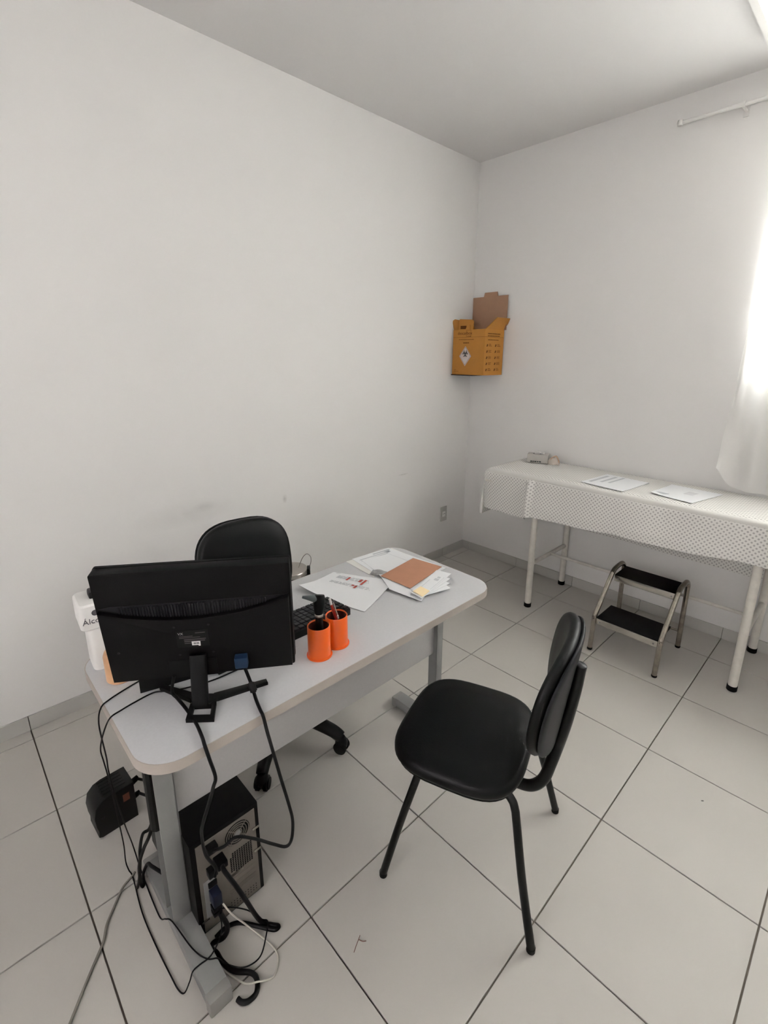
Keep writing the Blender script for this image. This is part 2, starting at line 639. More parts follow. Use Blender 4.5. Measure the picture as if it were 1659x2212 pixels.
# ------------------------------------------------------------------ curtain and rod
ROD_Z, ROD_Y = 2.70, -0.06
rod = thing('curtain_rod', 'white curtain rod on wall brackets above the window', 'curtain rod', (2.2, ROD_Y, ROD_Z))
MB().cyl((-0.91, 0, 0), (1.1, 0, 0), 0.009, seg=16).build('pole', M_WHITEPL, rod)
MB().lathe([(0, -0.016), (0.012, -0.012), (0.015, 0), (0.012, 0.012), (0, 0.016)], 16).build('finial', M_WHITEPL, rod).location = (-0.915, 0, 0)
for bx in (-0.645, 0.95):
    mb = MB()
    mb.box(bx - 0.012, bx + 0.012, 0.053, 0.06, -0.035, 0.02, bev=0.002)
    mb.box(bx - 0.005, bx + 0.005, -0.005, 0.055, -0.016, -0.006, bev=0.001)
    mb.cyl((bx - 0.006, 0, 0), (bx + 0.006, 0, 0), 0.014, seg=16)
    mb.build('bracket', M_WHITEPL, rod)

nx, nz = 150, 60
X0c, X1c = 1.727, 3.2
P = []
for i in range(nx + 1):
    u = i / nx
    row = []
    for k in range(nz + 1):
        v = k / nz
        x = X0c + (X1c - X0c) * u
        hem = 0.895 - 0.012 * math.sin(x * 7)
        hem += 0.10 * math.exp(-((x - X0c) / 0.045) ** 2)
        z = ROD_Z - 0.008 + (hem - (ROD_Z - 0.008)) * v
        amp = 0.016 + 0.016 * v
        y = ROD_Y - 0.004 + amp * (math.sin(x * 46 + 0.6 * math.sin(3 * v)) * 0.7 + 0.4 * math.sin(x * 23 + 1.3 + v)) * min(1, 0.35 + v)
        y -= 0.02 * v
        if v > 0.93:
            y -= 0.035 * ((v - 0.93) / 0.07) ** 2 * (0.6 + 0.4 * math.sin(x * 19))
        x += 0.008 * math.sin(v * 6) * (1 - u)
        e_ = math.exp(-((x - X0c) / 0.035) ** 2) + math.exp(-((x - X1c) / 0.035) ** 2)
        e_ = min(1, e_) * max(0.0, 1 - max(0, v - 0.8) / 0.12)
        y = y * (1 - e_) + (-0.010) * e_
        row.append((x, y, z))
    P.append(row)
curtain = MB().grid(P).build('curtain', M_CURTAIN, angle=180)
tag(curtain, 'sheer white curtain hanging in front of the bright window', 'curtain')

# ------------------------------------------------------------------ outlet
ot = thing('wall_outlet', 'small grey-white power outlet low on the left wall near the corner', 'outlet', (0, -0.268, 0.356))
MB().box(0, 0.008, -0.036, 0.036, -0.058, 0.058, bev=0.002).build('cover_plate', M_GREYPL, ot)
MB().box(0.006, 0.0105, -0.017, 0.017, -0.022, 0.022, bev=0.002).build('socket_insert', M_WHITEPL, ot)
mb = MB()
for yy in (-0.009, 0, 0.009):
    mb.cyl((0.0095, yy, 0.004 if yy == 0 else 0), (0.0112, yy, 0.004 if yy == 0 else 0), 0.0026, seg=10)
stuff(mb.build('socket_holes', M_RUBBER, ot))

# ------------------------------------------------------------------ sharps container in the corner
BX1, BD, BZ0, BZ1 = 0.288, -0.238, 1.425, 1.733
bt = thing('sharps_box', 'yellow-brown cardboard sharps box with a biohazard diamond in the wall corner', 'sharps box', (0, 0, BZ0))
h = BZ1 - BZ0
t_ = 0.004
x0b, y1b = 0.012, -0.012
mb = MB()
mb.box(x0b, BX1, BD, BD + t_, 0.004, h)
mb.box(x0b, BX1, y1b - t_, y1b, 0.004, h)
mb.box(x0b, x0b + t_, BD + t_, y1b - t_, 0.004, h)
mb.box(BX1 - t_, BX1, BD + t_, y1b - t_, 0.004, h)
mb.box(x0b, BX1, BD, y1b, 0, 0.004)
mb.build('body', M_CARTON, bt, smooth=False)
# crease line
MB().box(x0b - 0.0004, BX1 + 0.0004, BD - 0.0004, y1b, h - 0.052, h - 0.0505).build('crease', M_CARTONINK, bt, smooth=False)
MB().box(x0b - 0.006, BX1 - 0.1, BD - 0.004, y1b + 0.004, -0.006, 0.0).build('wall_support', M_BLACKMETAL, bt, smooth=False)
# lid standing up at the back, raw side to the room
lid = MB().box(x0b, BX1 + 0.02, -0.022, -0.018, h, h + 0.232).build('lid', M_CARTONIN, bt, smooth=False)
MB().prism([(0.105, 0), (0.225, 0), (0.218, 0.028), (0.112, 0.028)], -0.002, 0.002, M=frame((0, -0.020, h + 0.232), (1, 0, 0), (0, 0, 1))).build('tab', M_CARTONIN, lid, smooth=False)
# left flap standing up, with window
mb = MB()
ol = [(0, 0), (0.215, 0), (0.205, 0.06), (0.012, 0.078), (0, 0.07)]
MB().prism(ol, -0.002, 0.002, M=frame((x0b + 0.002, BD + 0.004, h), (0.12, 1, 0), (-0.25, 0, 1))).build('flap', M_CARTON, bt, smooth=False)
# front-left flap stub facing the camera
MB().prism([(0, 0), (0.125, 0), (0.125, 0.055), (0.115, 0.068), (0.008, 0.076), (0, 0.07)], -0.002, 0.002,
           M=frame((x0b + 0.03, BD + 0.02, h - 0.002), (1, 0.05, 0), (0, 0.08, 1))).build('flap', M_CARTON, bt, smooth=False)
# right flap leaning outwards
MB().prism([(0, 0), (0.21, 0), (0.255, 0.085), (0.08, 0.085)], -0.002, 0.002,
           M=frame((BX1 - 0.002, BD + 0.004, h), (0, 1, 0), (0.42, 0, 0.9))).build('flap', M_CARTON, bt, smooth=False)
MB().box(0.0, 0.05, -0.001, 0.001, 0.0, 0.022, M=Matrix.Translation((x0b + 0.05, BD + 0.0165, h + 0.005))).build('handle_slot', M_CARTONINK, bt, smooth=False)
MB().prism([(0, 0), (0.04, 0), (0.036, 0.032), (0.012, 0.03)], -0.001, 0.001, M=frame((x0b + 0.098, BD + 0.012, h), (1, 0, 0), (0, 0.05, 1))).build('lock_tongue', M_CARTON, bt, smooth=False)
FR = lambda x, z: frame((x, BD - 0.0003, z), (1, 0, 0), (0, 0, 1))
SD = lambda y, z: frame((BX1 + 0.0003, y, z), (0, 1, 0), (0, 0, 1))
text_mesh('brand_lettering', 'descarbox', 0.030, M_CARTONINK, bt, FR(0.115, h - 0.025))
text_mesh('brand_lettering', 'ecologic', 0.010, M_CARTONINK, bt, FR(0.155, h - 0.045))
mb = MB()
mb.ring([(0.128, h - 0.048), (0.168, h - 0.048), (0.168, h - 0.004), (0.128, h - 0.004)],
        [(0.1295, h - 0.0465), (0.1665, h - 0.0465), (0.1665, h - 0.0055), (0.1295, h - 0.0055)], 0, 0.0004, M=FR(0, 0))
mb.build('brand_frame', M_CARTONINK, bt, smooth=False)
mb = MB()
for (a, b, z, t) in ((0.065, 0.195, h - 0.069, 0.004), (0.105, 0.155, h - 0.093, 0.007), (0.03, 0.07, 0.022, 0.0025), (0.03, 0.05, 0.032, 0.0025)):
    x = a
    while x < b:
        wv_ = random.uniform(0.005, 0.013)
        mb.box(x, min(x + wv_, b), BD - 0.0004, BD + 0.0005, z, z + t)
        x += wv_ + 0.0025
stuff(mb.build('printed_lines', M_CARTONINK, bt, smooth=False))
mb = MB()
for (a, b, z, t) in ((-0.205, -0.06, h - 0.033, 0.007), (-0.205, -0.065, h - 0.047, 0.006), (-0.2, -0.075, h - 0.073, 0.005)):
    y = a
    while y < b:
        wv_ = random.uniform(0.008, 0.022)
        mb.box(BX1 - 0.0005, BX1 + 0.0004, y, min(y + wv_, b), z, z + t)
        y += wv_ + 0.003
for r_ in range(5):
    zc = h - 0.115 - 0.041 * r_
    for yc in (-0.215, -0.115):
        mb.box(BX1 - 0.0005, BX1 + 0.0004, yc, yc + 0.012, zc, zc + 0.008)
        mb.box(BX1 - 0.0005, BX1 + 0.0004, yc + 0.004, yc + 0.016, zc + 0.006, zc + 0.016)
        for q in range(3):
            mb.box(BX1 - 0.0005, BX1 + 0.0004, yc + 0.026, yc + random.uniform(0.052, 0.066), zc + 0.002 + q * 0.0065, zc + 0.0045 + q * 0.0065)
stuff(mb.build('instruction_print', M_CARTONINK, bt, smooth=False))
# biohazard diamond
dx, dz = 0.126, 0.128
dia = MB().prism([(0, -0.068), (0.052, 0), (0, 0.068), (-0.052, 0)], 0, 0.0006, M=FR(dx, dz)).build('hazard_diamond', mat('diamond_white', (196, 182, 178), rough=0.6), bt, smooth=False)
MB().ring([(0, -0.0625), (0.0475, 0), (0, 0.0625), (-0.0475, 0)], [(0, -0.0600), (0.0455, 0), (0, 0.0600), (-0.0455, 0)], 0.0004, 0.0009, M=FR(dx, dz)).build('diamond_border', M_DARKINK, dia, smooth=False)
mb = MB()
MF = FR(dx, dz + 0.017)


def arc_ring(mb, cx, cy, r0, r1, a0, a1, n=14):
    outer = [(cx + r1 * math.cos(a0 + (a1 - a0) * k / n), cy + r1 * math.sin(a0 + (a1 - a0) * k / n)) for k in range(n + 1)]
    inner = [(cx + r0 * math.cos(a0 + (a1 - a0) * k / n), cy + r0 * math.sin(a0 + (a1 - a0) * k / n)) for k in range(n + 1)]
    mb.prism(outer + inner[::-1], 0.0004, 0.001, M=MF)


for k in range(3):
    a = math.radians(90 + 120 * k)
    arc_ring(mb, 0.0115 * math.cos(a), 0.0115 * math.sin(a), 0.0092, 0.0145, a + 0.6, a + 2 * math.pi - 0.6)
arc_ring(mb, 0, 0, 0.011, 0.0138, 0, 2 * math.pi - 0.01, 24)
mb.build('biohazard_symbol', M_DARKINK, dia, smooth=False)
mb = MB()
for q in range(3):
    mb.box(dx - 0.022 + 0.004 * q, dx + 0.022 - 0.004 * q, BD - 0.0013, BD, dz - 0.020 - 0.007 * q, dz - 0.0165 - 0.007 * q)
stuff(mb.build('diamond_print', M_INK, dia, smooth=False))

# ------------------------------------------------------------------ examination couch
ct = thing('exam_couch', 'white tube-legged examination couch along the back wall', 'exam couch', (1.47, -0.25, 0))
CT = 0.858      # mattress top
LX = (0.908 - 1.47, 2.023 - 1.47)
LYf, LYb = -0.486 + 0.25, -0.034 + 0.25
for lx in LX:
    for ly in (LYf, LYb):
        leg = MB().cyl((lx, ly, 0.012), (lx, ly, 0.795), 0.0195, seg=20).build('leg', M_WHITETUBE, ct)
        MB().cyl((lx, ly, 0.0), (lx, ly, 0.027), 0.0225, seg=20, bev=0.002).build('foot_cap', M_RUBBER, leg)
    MB().cyl((lx, LYf, 0.295), (lx, LYb, 0.295), 0.0135, seg=14).build('cross_tube', M_WHITETUBE, ct)
MB().cyl((LX[0], 0.0, 0.297), (LX[1], 0.0, 0.297), 0.009, seg=14).build('long_tube', M_WHITETUBE, ct)
mb = MB()
for ly in (LYf, LYb):
    mb.cyl((-0.93, ly, 0.775), (0.93, ly, 0.775), 0.016, seg=14)
for lx in (-0.93, 0.93):
    mb.cyl((lx, LYf, 0.775), (lx, LYb, 0.775), 0.016, seg=14)
mb.build('top_frame', M_WHITETUBE, ct)
MB().box(-0.925, 0.95, -0.255, 0.225, 0.79, CT, bev=0.024, seg=4).build('mattress', M_MATTRESS, ct)

# sheet
x_end, yf, yb = 0.535, -0.508, -0.022
top = CT + 0.004
U0, U1 = 0.535 - 0.30, 2.46
V0, V1 = -0.42, 0.485 + 0.26     # v: arc from rear hem (neg) over the top to the front hem
rnd = 0.045


def fold(d, r):
    """distance past an edge -> (outward, down) with rounded edge"""
    if d <= -r:
        return 0.0, 0.0
    L = r * math.pi / 2
    s = d + r
    if s < L:
        a = s / r
        return r * math.sin(a) - r, r * (1 - math.cos(a))
    return 0.0, r + (s - L)


def sheet_pt(u, v):
    # front overhang
    span = yb - yf
    dv = v - span
    du = x_end - u
    dr = -v
    ox, dzx = fold(du, rnd) if du > -rnd else (None, 0)
    oy, dzy = fold(dv, rnd) if dv > -rnd else (None, 0)
    orr, dzr = fold(dr, 0.02) if dr > -0.02 else (None, 0)
    x = u if ox is None else x_end - ox * 1.0
    y = yb - v if oy is None else yf - oy
    if orr is not None:
        y = yb + orr
    down = max(dzx, dzy, dzr)
    z = top - down
    m_ = min(max(0, dzx), max(0, dzy))
    if m_ > 0.02:      # corner drape sticks out
        x -= 0.04 * (m_ - 0.02)
        y -= 0.05 * (m_ - 0.02)
    # drop waves
    if oy is not None and dzy > 0.03:
        k = min(1, (dzy - 0.03) / 0.15)
        y -= k * (0.010 + 0.008 * math.sin(u * 9.0) + 0.006 * math.sin(u * 21 + 1) + 0.010 * (u - 0.9))
        # fold by the couch head
        g = math.exp(-((u - 0.872) / 0.017) ** 2)
        y -= 0.034 * g * min(1, dzy / 0.05)
        if u < 0.86:
            y += 0.022 * k
    if ox is not None and dzx > 0.03:
        x -= min(1, (dzx - 0.03) / 0.15) * (0.006 + 0.006 * math.sin(v * 20))
    if oy is None and ox is None and orr is None:
        z += 0.0025 * math.sin(u * 14 + v * 5) * math.sin(v * 9) * 0.6
        z += 0.004 * math.exp(-((u - 0.90 - 0.5 * (v - 0.3)) / 0.02) ** 2) * (1 if v > 0.2 else 0.3)
    return (x, y, z)


def hem_v(u):
    # front hem height varies along the couch
    if u < 0.86:
        return 0.486 + 0.262
    return 0.486 + 0.236 - 0.045 * (u - 0.9) + 0.004 * math.sin(u * 12)


def hem_r(u):
    return -0.425 - 0.02 * (u - 1.3)


nu, nv = 190, 110
us = [U0 + (U1 - U0) * i / nu for i in range(nu + 1)]
verts, uvs_, faces = [], [], []
for i, u in enumerate(us):
    for k in range(nv + 1):
        t = k / nv
        v = hem_r(u) + (hem_v(u) - hem_r(u)) * t
        uu = max(u, U0)
        verts.append(sheet_pt(uu, v))
        uvs_.append((u, v))
for i in range(nu):
    for k in range(nv):
        a = i * (nv + 1) + k
        # drop cut away where it would hang behind the couch at the head end
        if us[i] < x_end - 0.03 and (uvs_[a][1] < 0.02):
            continue
        faces.append((a, a + nv + 1, a + nv + 2, a + 1))
me = bpy.data.meshes.new('bed_sheet')
me.from_pydata(verts, [], faces)
uvl = me.uv_layers.new(name='UVMap')
for lp_ in me.loops:
    uvl.data[lp_.index].uv = uvs_[lp_.vertex_index]
me.materials.append(M_SHEET)
for p in me.polygons:
    p.use_smooth = True
sheet = bpy.data.objects.new('bed_sheet', me)
COL.objects.link(sheet)
tag(sheet, 'white disposable sheet with small grey dots draped over the couch', 'bed sheet')


# ------------------------------------------------------------------ papers
def paper(name, label, cat, corners, z, m=None, th=0.0006, curl=0.0, group=None, n=12, curl_fn=None):
    """corners in order; origin at the first corner's height"""
    a, b, c, d = [Vector((p[0], p[1], 0)) for p in corners]
    P, Q = [], []
    for i in range(n + 1):
        r1, r2 = [], []
        for j in range(n + 1):
            s, t = i / n, j / n
            p = (a * (1 - s) + b * s) * (1 - t) + (d * (1 - s) + c * s) * t
            dz_ = curl_fn(s, t) if curl_fn else curl * (s ** 3) * (t ** 2)
            r1.append((p.x, p.y, z + dz_ + th))
            r2.append((p.x, p.y, z + dz_))
        P.append(r1)
        Q.append(r2)
    mb = MB()
    mb.grid(P)
    mb.grid(Q)
    bmesh.ops.remove_doubles(mb.bm, verts=mb.bm.verts, dist=1e-7)
    # rim
    rim = lambda G: [G[i][0] for i in range(n)] + [G[n][j] for j in range(n)] + [G[n - i][n] for i in range(n)] + [G[0][n - j] for j in range(n)]
    A, B = rim(P), rim(Q)
    va = [mb.bm.verts.new(p) for p in A]
    vb = [mb.bm.verts.new(p) for p in B]
    for i in range(len(va)):
        j = (i + 1) % len(va)
        mb.bm.faces.new((va[i], va[j], vb[j], vb[i]))
    bmesh.ops.remove_doubles(mb.bm, verts=mb.bm.verts, dist=1e-7)
    o = mb.build(name, m or M_PAPER)
    if label:
        tag(o, label, cat, group)
    return o


def bars_on(corners, z, items, name, m, parent):
    """printed marks: (s0,s1,t0,t1) in the sheet's own frame"""
    a, b, c, d = [Vector((p[0], p[1], 0)) for p in corners]
    mb = MB()
    f = lambda s, t: ((a * (1 - s) + b * s) * (1 - t) + (d * (1 - s) + c * s) * t)
    for s0, s1, t0, t1 in items:
        q = [f(s0, t0), f(s1, t0), f(s1, t1), f(s0, t1)]
        mb.prism([(p.x, p.y) for p in q], z, z + 0.0002)
    return stuff(mb.build(name, m, parent, smooth=False))


ZS = top + 0.003
cA = [(1.149, -0.444), (1.395, -0.478), (1.429, -0.185), (1.177, -0.150)]
pA = paper('paper_sheet', 'pair of printed white sheets on the couch nearer the glove box', 'paper', cA, ZS + 0.001, th=0.0025)
bars_on(cA, ZS + 0.0036, [(0.08, 0.16, 0.15, 0.85), (0.26, 0.33, 0.3, 0.9), (0.42, 0.48, 0.35, 0.95)], 'printed_lines', M_INK, pA)
cB = [(1.506, -0.398), (1.712, -0.442), (1.779, -0.154), (1.528, -0.123)]
pB = paper('paper_sheet', 'loose white papers on the couch nearer the curtain', 'paper', cB, ZS + 0.001, th=0.002,
           curl_fn=lambda s, t: 0.006 * (1 - s) ** 4 * (1 - t) ** 2)
MB().prism([(1.52, -0.36), (1.565, -0.385), (1.585, -0.362), (1.54, -0.35)], ZS + 0.0056, ZS + 0.0066).build('sheet_fold', M_INK, pB, smooth=False)
bars_on(cB, ZS + 0.0032, [(0.5, 0.7, 0.45, 0.7)], 'printed_lines', mat('faint_ink', (210, 210, 212), rough=0.8), pB)

# glove box
gb = thing('glove_box', 'small grey and white glove box on the head end of the couch', 'glove box', (0.705, -0.145, ZS), math.radians(24))
MB().box(-0.068, 0.068, -0.028, 0.05, 0, 0.056, bev=0.003).build('box_body', mat('glove_box_card', (176, 172, 165), rough=0.6, var=0.05, vscale=20), gb)
mb = MB()
x = -0.045
for wv_ in (0.012, 0.008, 0.014, 0.01, 0.013):
    mb.box(x, x + wv_, -0.0285, -0.0275, 0.006, 0.014)
    x += wv_ + 0.003
stuff(mb.build('printed_lettering', mat('dark_green_ink', (34, 48, 42), rough=0.7), gb, smooth=False))
MB().prism([(0.028 * math.cos(k * math.pi / 8) * 1.3, 0.011 + 0.016 * math.sin(k * math.pi / 8)) for k in range(16)], 0.0556, 0.0566).build('opening', M_DARKPLAST, gb, smooth=False)
mb = MB()
for k in range(5):
    a = k * 1.3
    mb.tube([(-0.02 + 0.01 * k, 0.011, 0.052), (-0.022 + 0.012 * k + 0.01 * math.cos(a), 0.011 + 0.008 * math.sin(a), 0.070), (-0.01 + 0.012 * k, 0.02 * math.sin(a), 0.074 - 0.002 * k)], 0.006, seg=8)
mb.build('glove', M_PAPER2, gb)
pk = thing('plastic_packet', 'crumpled clear plastic packet beside the glove box', 'packet', (0.80, -0.105, ZS), math.radians(24))
mb = MB()
P = []
for i in range(13):
    row = []
    for j in range(13):
        s, t = i / 12 - 0.5, j / 12 - 0.5
        hgt = 0.058 * (1 - (2 * s) ** 4) * (1 - (2 * t) ** 4) * (0.75 + 0.25 * math.sin(9 * s + 4 * t) * math.cos(7 * t))
        row.append((s * 0.075 + 0.004 * math.sin(11 * t), t * 0.085 + 0.004 * math.sin(9 * s), max(hgt, 0.0005)))
    P.append(row)
mb.grid(P)
mb.build('film', M_CLEAR, pk, angle=60)
MB().tube([(-0.03, -0.02, 0.003), (-0.01, -0.03, 0.045), (0.012, -0.02, 0.055), (0.03, -0.01, 0.03), (0.034, 0, 0.002)], 0.0022, seg=6).build('tie', M_AMBER, pk)

# ------------------------------------------------------------------ step stool
st = thing('step_stool', 'two-step chrome stool with black rubber treads under the couch', 'step stool', (1.56, -0.46, 0))
X0, X1 = 1.395 - 1.56, 1.727 - 1.56
for sx, xx in ((-1, X0), (1, X1)):
    yF, yB = -0.655 + 0.46, -0.285 + 0.46
    pts = [(xx, yF, 0.01), (xx, yF + 0.006, 0.10), (xx, yF + 0.010, 0.17), (xx, yF + 0.013, 0.19), (xx, yF + 0.024, 0.212), (xx, yF + 0.10, 0.296),
           (xx, yF + 0.175, 0.379), (xx, yF + 0.195, 0.399), (xx, yF + 0.225, 0.412), (xx, yB - 0.075, 0.416), (xx, yB - 0.04, 0.410), (xx, yB - 0.018, 0.388), (xx, yB - 0.012, 0.35), (xx, yB - 0.006, 0.18), (xx, yB, 0.01)]
    lg = MB().tube(pts, 0.0125, seg=14, sub=5).build('side_frame', M_WORN, st)
    for py in (yF, yB):
        MB().cyl((xx, py, 0), (xx, py, 0.014), 0.0135, seg=14, bev=0.002).build('foot_cap', M_RUBBER, lg)
MB().cyl((X0, yB - 0.002, 0.10), (X1, yB - 0.002, 0.10), 0.006, seg=10).build('rear_brace', M_WORN, st)
for (y0, y1, z) in ((-0.655 + 0.46 + 0.012, -0.455 + 0.46, 0.186), (-0.455 + 0.46, -0.298 + 0.46, 0.378)):
    stp = MB().box(X0 + 0.011, X1 - 0.011, y0, y1, z - 0.006, z, bev=0.001).build('step_plate', M_WORN, st)
    MB().box(X0 + 0.011, X1 - 0.011, y0 - 0.003, y0, z - 0.03, z + 0.004, bev=0.001).build('step_edge', M_CHROME, stp)
    MB().box(X0 + 0.010, X1 - 0.010, y0 + 0.001, y1 + 0.006, z, z + 0.007, bev=0.0015).build('tread', M_TREAD, stp)
    for xx in (X0 + 0.03, X1 - 0.03):
        MB().cyl((xx, y0 - 0.0055, z - 0.014), (xx, y0 - 0.002, z - 0.014), 0.004, seg=10).build('rivet', M_STEELGREY, stp)


# ------------------------------------------------------------------ padded chair parts
def pad(mb, a, b, th, e=3.2, crown=0.012, n=48, M=None, bend=0.0):
    """rounded cushion with super-elliptic outline in XY, thickness th in Z"""
    prof = [(0.0, -th / 2), (0.3, -th / 2), (0.55, -th / 2), (0.75, -th / 2), (0.9, -th / 2), (0.97, -th * 0.42), (1.0, -th * 0.15), (1.0, th * 0.12),
            (0.975, th * 0.36), (0.92, th / 2), (0.7, th / 2 + crown * 0.5), (0.35, th / 2 + crown * 0.9), (0.0, th / 2 + crown)]
    ol = superell(a, b, e, n)
    b2 = bmesh.new()
    rings = []
    for s, z in prof:
        if s == 0:
            rings.append([b2.verts.new((0, 0, z))])
        else:
            rings.append([b2.verts.new((p[0] * s, p[1] * s, z)) for p in ol])
    for r1, r2 in zip(rings[:-1], rings[1:]):
        for k in range(n):
            k2 = (k + 1) % n
            if len(r1) == 1:
                b2.faces.new((r1[0], r2[k], r2[k2]))
            elif len(r2) == 1:
                b2.faces.new((r1[k], r2[0], r1[k2]))
            else:
                b2.faces.new((r1[k], r1[k2], r2[k2], r2[k]))
    if bend:
        for v in b2.verts:
            v.co.z += bend * v.co.x ** 2
    mb._merge(b2, M)
    return mb


# ------------------------------------------------------------------ visitor chair
# local frame: +X forward (towards the desk), +Y lateral
vc = thing('visitor_chair', 'black vinyl visitor chair with oval back and black tube legs facing the desk', 'chair', (1.617, -2.0, 0), math.radians(-160.0))
# lateral axis of the local frame: world l = (-.342,.94) is local -Y for this yaw
SEAT = 0.452
mb = MB()
pad(mb, 0.197, 0.215, 0.046, e=3.4, crown=0.008, M=Matrix.Translation((0.05, 0, SEAT - 0.031)))
mb.build('seat', M_BLACKVINYL, vc, angle=180)
mb = MB()
pad(mb, 0.188, 0.205, 0.012, e=3.4, crown=0.0, M=Matrix.Translation((0.05, 0, SEAT - 0.058)))
mb.build('seat_shell', M_BLACKPLAST, vc, angle=60)
for sy in (-1, 1):
    y = 0.17 * sy
    yo = 0.229 * sy
    MB().tube([(0.225, yo, 0.012), (0.18, 0.205 * sy, 0.21), (0.135, y + 0.012 * sy, 0.388)], 0.0115, seg=14, sub=4).build('leg', M_BLACKMETAL, vc)
    MB().tube([(-0.222, yo, 0.012), (-0.198, 0.213 * sy, 0.11), (-0.174, 0.194 * sy, 0.21), (-0.145, 0.160 * sy, 0.335), (-0.138, 0.153 * sy, 0.362), (-0.126, 0.146 * sy, 0.383), (-0.10, 0.141 * sy, 0.393), (0.0, 0.141 * sy, 0.393)], 0.0115, seg=14, sub=6).build('leg', M_BLACKMETAL, vc)
    for fx in (0.225, -0.222):
        MB().cyl((fx, yo, 0.0), (fx, yo, 0.02), 0.0122, seg=14, bev=0.003).build('foot_cap', M_RUBBER, vc)
MB().tube([(0.12, -0.17, 0.392), (0.12, 0.17, 0.392)], 0.011, seg=12, smooth=False).build('cross_tube', M_BLACKMETAL, vc)
# back bar (slightly off-centre towards the camera side)
LB = 0.04
MB().tube([(0.06, LB, 0.372), (-0.06, LB, 0.350), (-0.12, LB, 0.341), (-0.162, LB, 0.348), (-0.192, LB, 0.385), (-0.208, LB, 0.45), (-0.232, LB, 0.58), (-0.247, LB, 0.70), (-0.252, LB, 0.765), (-0.254, LB, 0.784)], lambda t: 0.0165 * math.sqrt(max(0.05, 1 - max(0, (t - 0.955) / 0.045) ** 2)), seg=14, sub=8).build('back_bar', M_BLACKMETAL, vc)
Mb = frame((-0.221, 0, 0.684), (0, 1, 0), (-0.12, 0, 1))
mb = MB()
# in this frame local z points forward
pad(mb, 0.205, 0.172, 0.032, e=2.5, crown=0.004, bend=1.0, M=Mb @ Matrix.Translation((0, 0, 0.012)))
mb.build('backrest', M_BLACKVINYL, vc, angle=180)
mb = MB()
pad(mb, 0.202, 0.169, 0.012, e=2.5, crown=0.0, bend=1.0, M=Mb @ Matrix.Translation((0, 0, -0.009)))
mb.build('back_shell', M_DARKPLAST, vc, angle=60)

# ------------------------------------------------------------------ office swivel chair behind the desk
oc = thing('swivel_chair', 'black padded swivel chair on castors behind the desk', 'chair', (0.76, -2.20, 0), math.radians(-8))
mb = MB()
pad(mb, 0.215, 0.225, 0.06, e=3.2, crown=0.012, M=Matrix.Translation((0.0, 0, 0.455)))
mb.build('seat', M_BLACKVINYL, oc, angle=180)
Mo = frame((-0.30, 0.0, 0.66), (0, 1, 0), (-0.16, 0, 1))
mb = MB()
pad(mb, 0.205, 0.205, 0.05, e=2.9, crown=0.012, M=Mo)
mb.build('backrest', M_BLACKVINYL, oc, angle=180)
mb = MB()
pad(mb, 0.207, 0.207, 0.02, e=2.9, crown=0.0, M=Mo @ Matrix.Translation((0, 0, -0.03)))
mb.build('back_shell', M_BLACKPLAST, oc, angle=60)
MB().tube([(0.0, 0, 0.41), (-0.2, 0, 0.40), (-0.31, 0, 0.42), (-0.345, 0, 0.5), (-0.35, 0, 0.66)], 0.016, seg=12).build('back_bar', M_BLACKMETAL, oc)
MB().cyl((0, 0, 0.09), (0, 0, 0.42), 0.025, seg=20).build('gas_column', M_BLACKMETAL, oc)
# base star: castors at world (1.011,-2.083) and (0.95,-2.40)
cx, cy = 0.76, -2.20
a1 = math.atan2(-2.083 - cy, 1.011 - cx) + math.radians(8)
for k in range(5):
    a = a1 - math.radians(72) * k
    R5 = 0.277
    ca, sa = math.cos(a), math.sin(a)
    arm = MB().tube([(0.02 * ca, 0.02 * sa, 0.115), (0.13 * ca, 0.13 * sa, 0.108), (0.235 * ca, 0.235 * sa, 0.088), (R5 * ca, R5 * sa, 0.068)], lambda t: 0.030 - 0.008 * t, seg=12).build('base_arm', M_BLACKPLAST, oc)
    px, py = -sa, ca
    cst = MB().lathe([(0, 0.012), (0.014, 0.014), (0.024, 0.03), (0.026, 0.046), (0.02, 0.06), (0.014, 0.072), (0, 0.078)], 18, (R5 * ca, R5 * sa, 0)).build('castor', M_BLACKPLAST, oc)
    for s in (-1, 1):
        MB().cyl((R5 * ca + px * 0.003 * s, R5 * sa + py * 0.003 * s, 0.027), (R5 * ca + px * 0.027 * s, R5 * sa + py * 0.027 * s, 0.027), 0.027, seg=20, bev=0.006).build('wheel', M_RUBBER, cst)

# ------------------------------------------------------------------ pedal bin by the wall
pbn = thing('pedal_bin', 'round stainless steel bin with black rim and wire handle behind the desk', 'bin', (0.17, -1.765, 0))
MB().lathe([(0, 0.0), (0.088, 0.0), (0.091, 0.004), (0.091, 0.02)], 40).build('base_ring', M_BLACKPLAST, pbn)
MB().lathe([(0.087, 0.018), (0.087, 0.385)], 40).build('body', M_STEEL, pbn)
MB().lathe([(0.087, 0.376), (0.098, 0.378), (0.099, 0.392), (0.093, 0.396)], 40).build('rim', M_BLACKPLAST, pbn)
MB().lathe([(0.092, 0.393), (0.0935, 0.395), (0.0935, 0.414), (0.090, 0.419), (0.082, 0.4205), (0, 0.4215)], 48).build('lid', M_STEEL, pbn)
hb = MB().box(-0.028, 0.028, 0.088, 0.106, 0.365, 0.422, bev=0.004).build('hinge', M_BLACKPLAST, pbn)
hb.rotation_euler = (0, 0, math.radians(-36))
rd = (0.522, 0.853)
wr = MB().tube([(rd[0] * r_, rd[1] * r_, z_) for r_, z_ in ((0.044, 0.421), (0.055, 0.451), (0.071, 0.483), (0.092, 0.499), (0.110, 0.482), (0.113, 0.457), (0.106, 0.43), (0.099, 0.405))], 0.0018, seg=8).build('wire_handle', mat('dark_wire', (120, 116, 112), rough=0.3, metal=1.0), pbn)

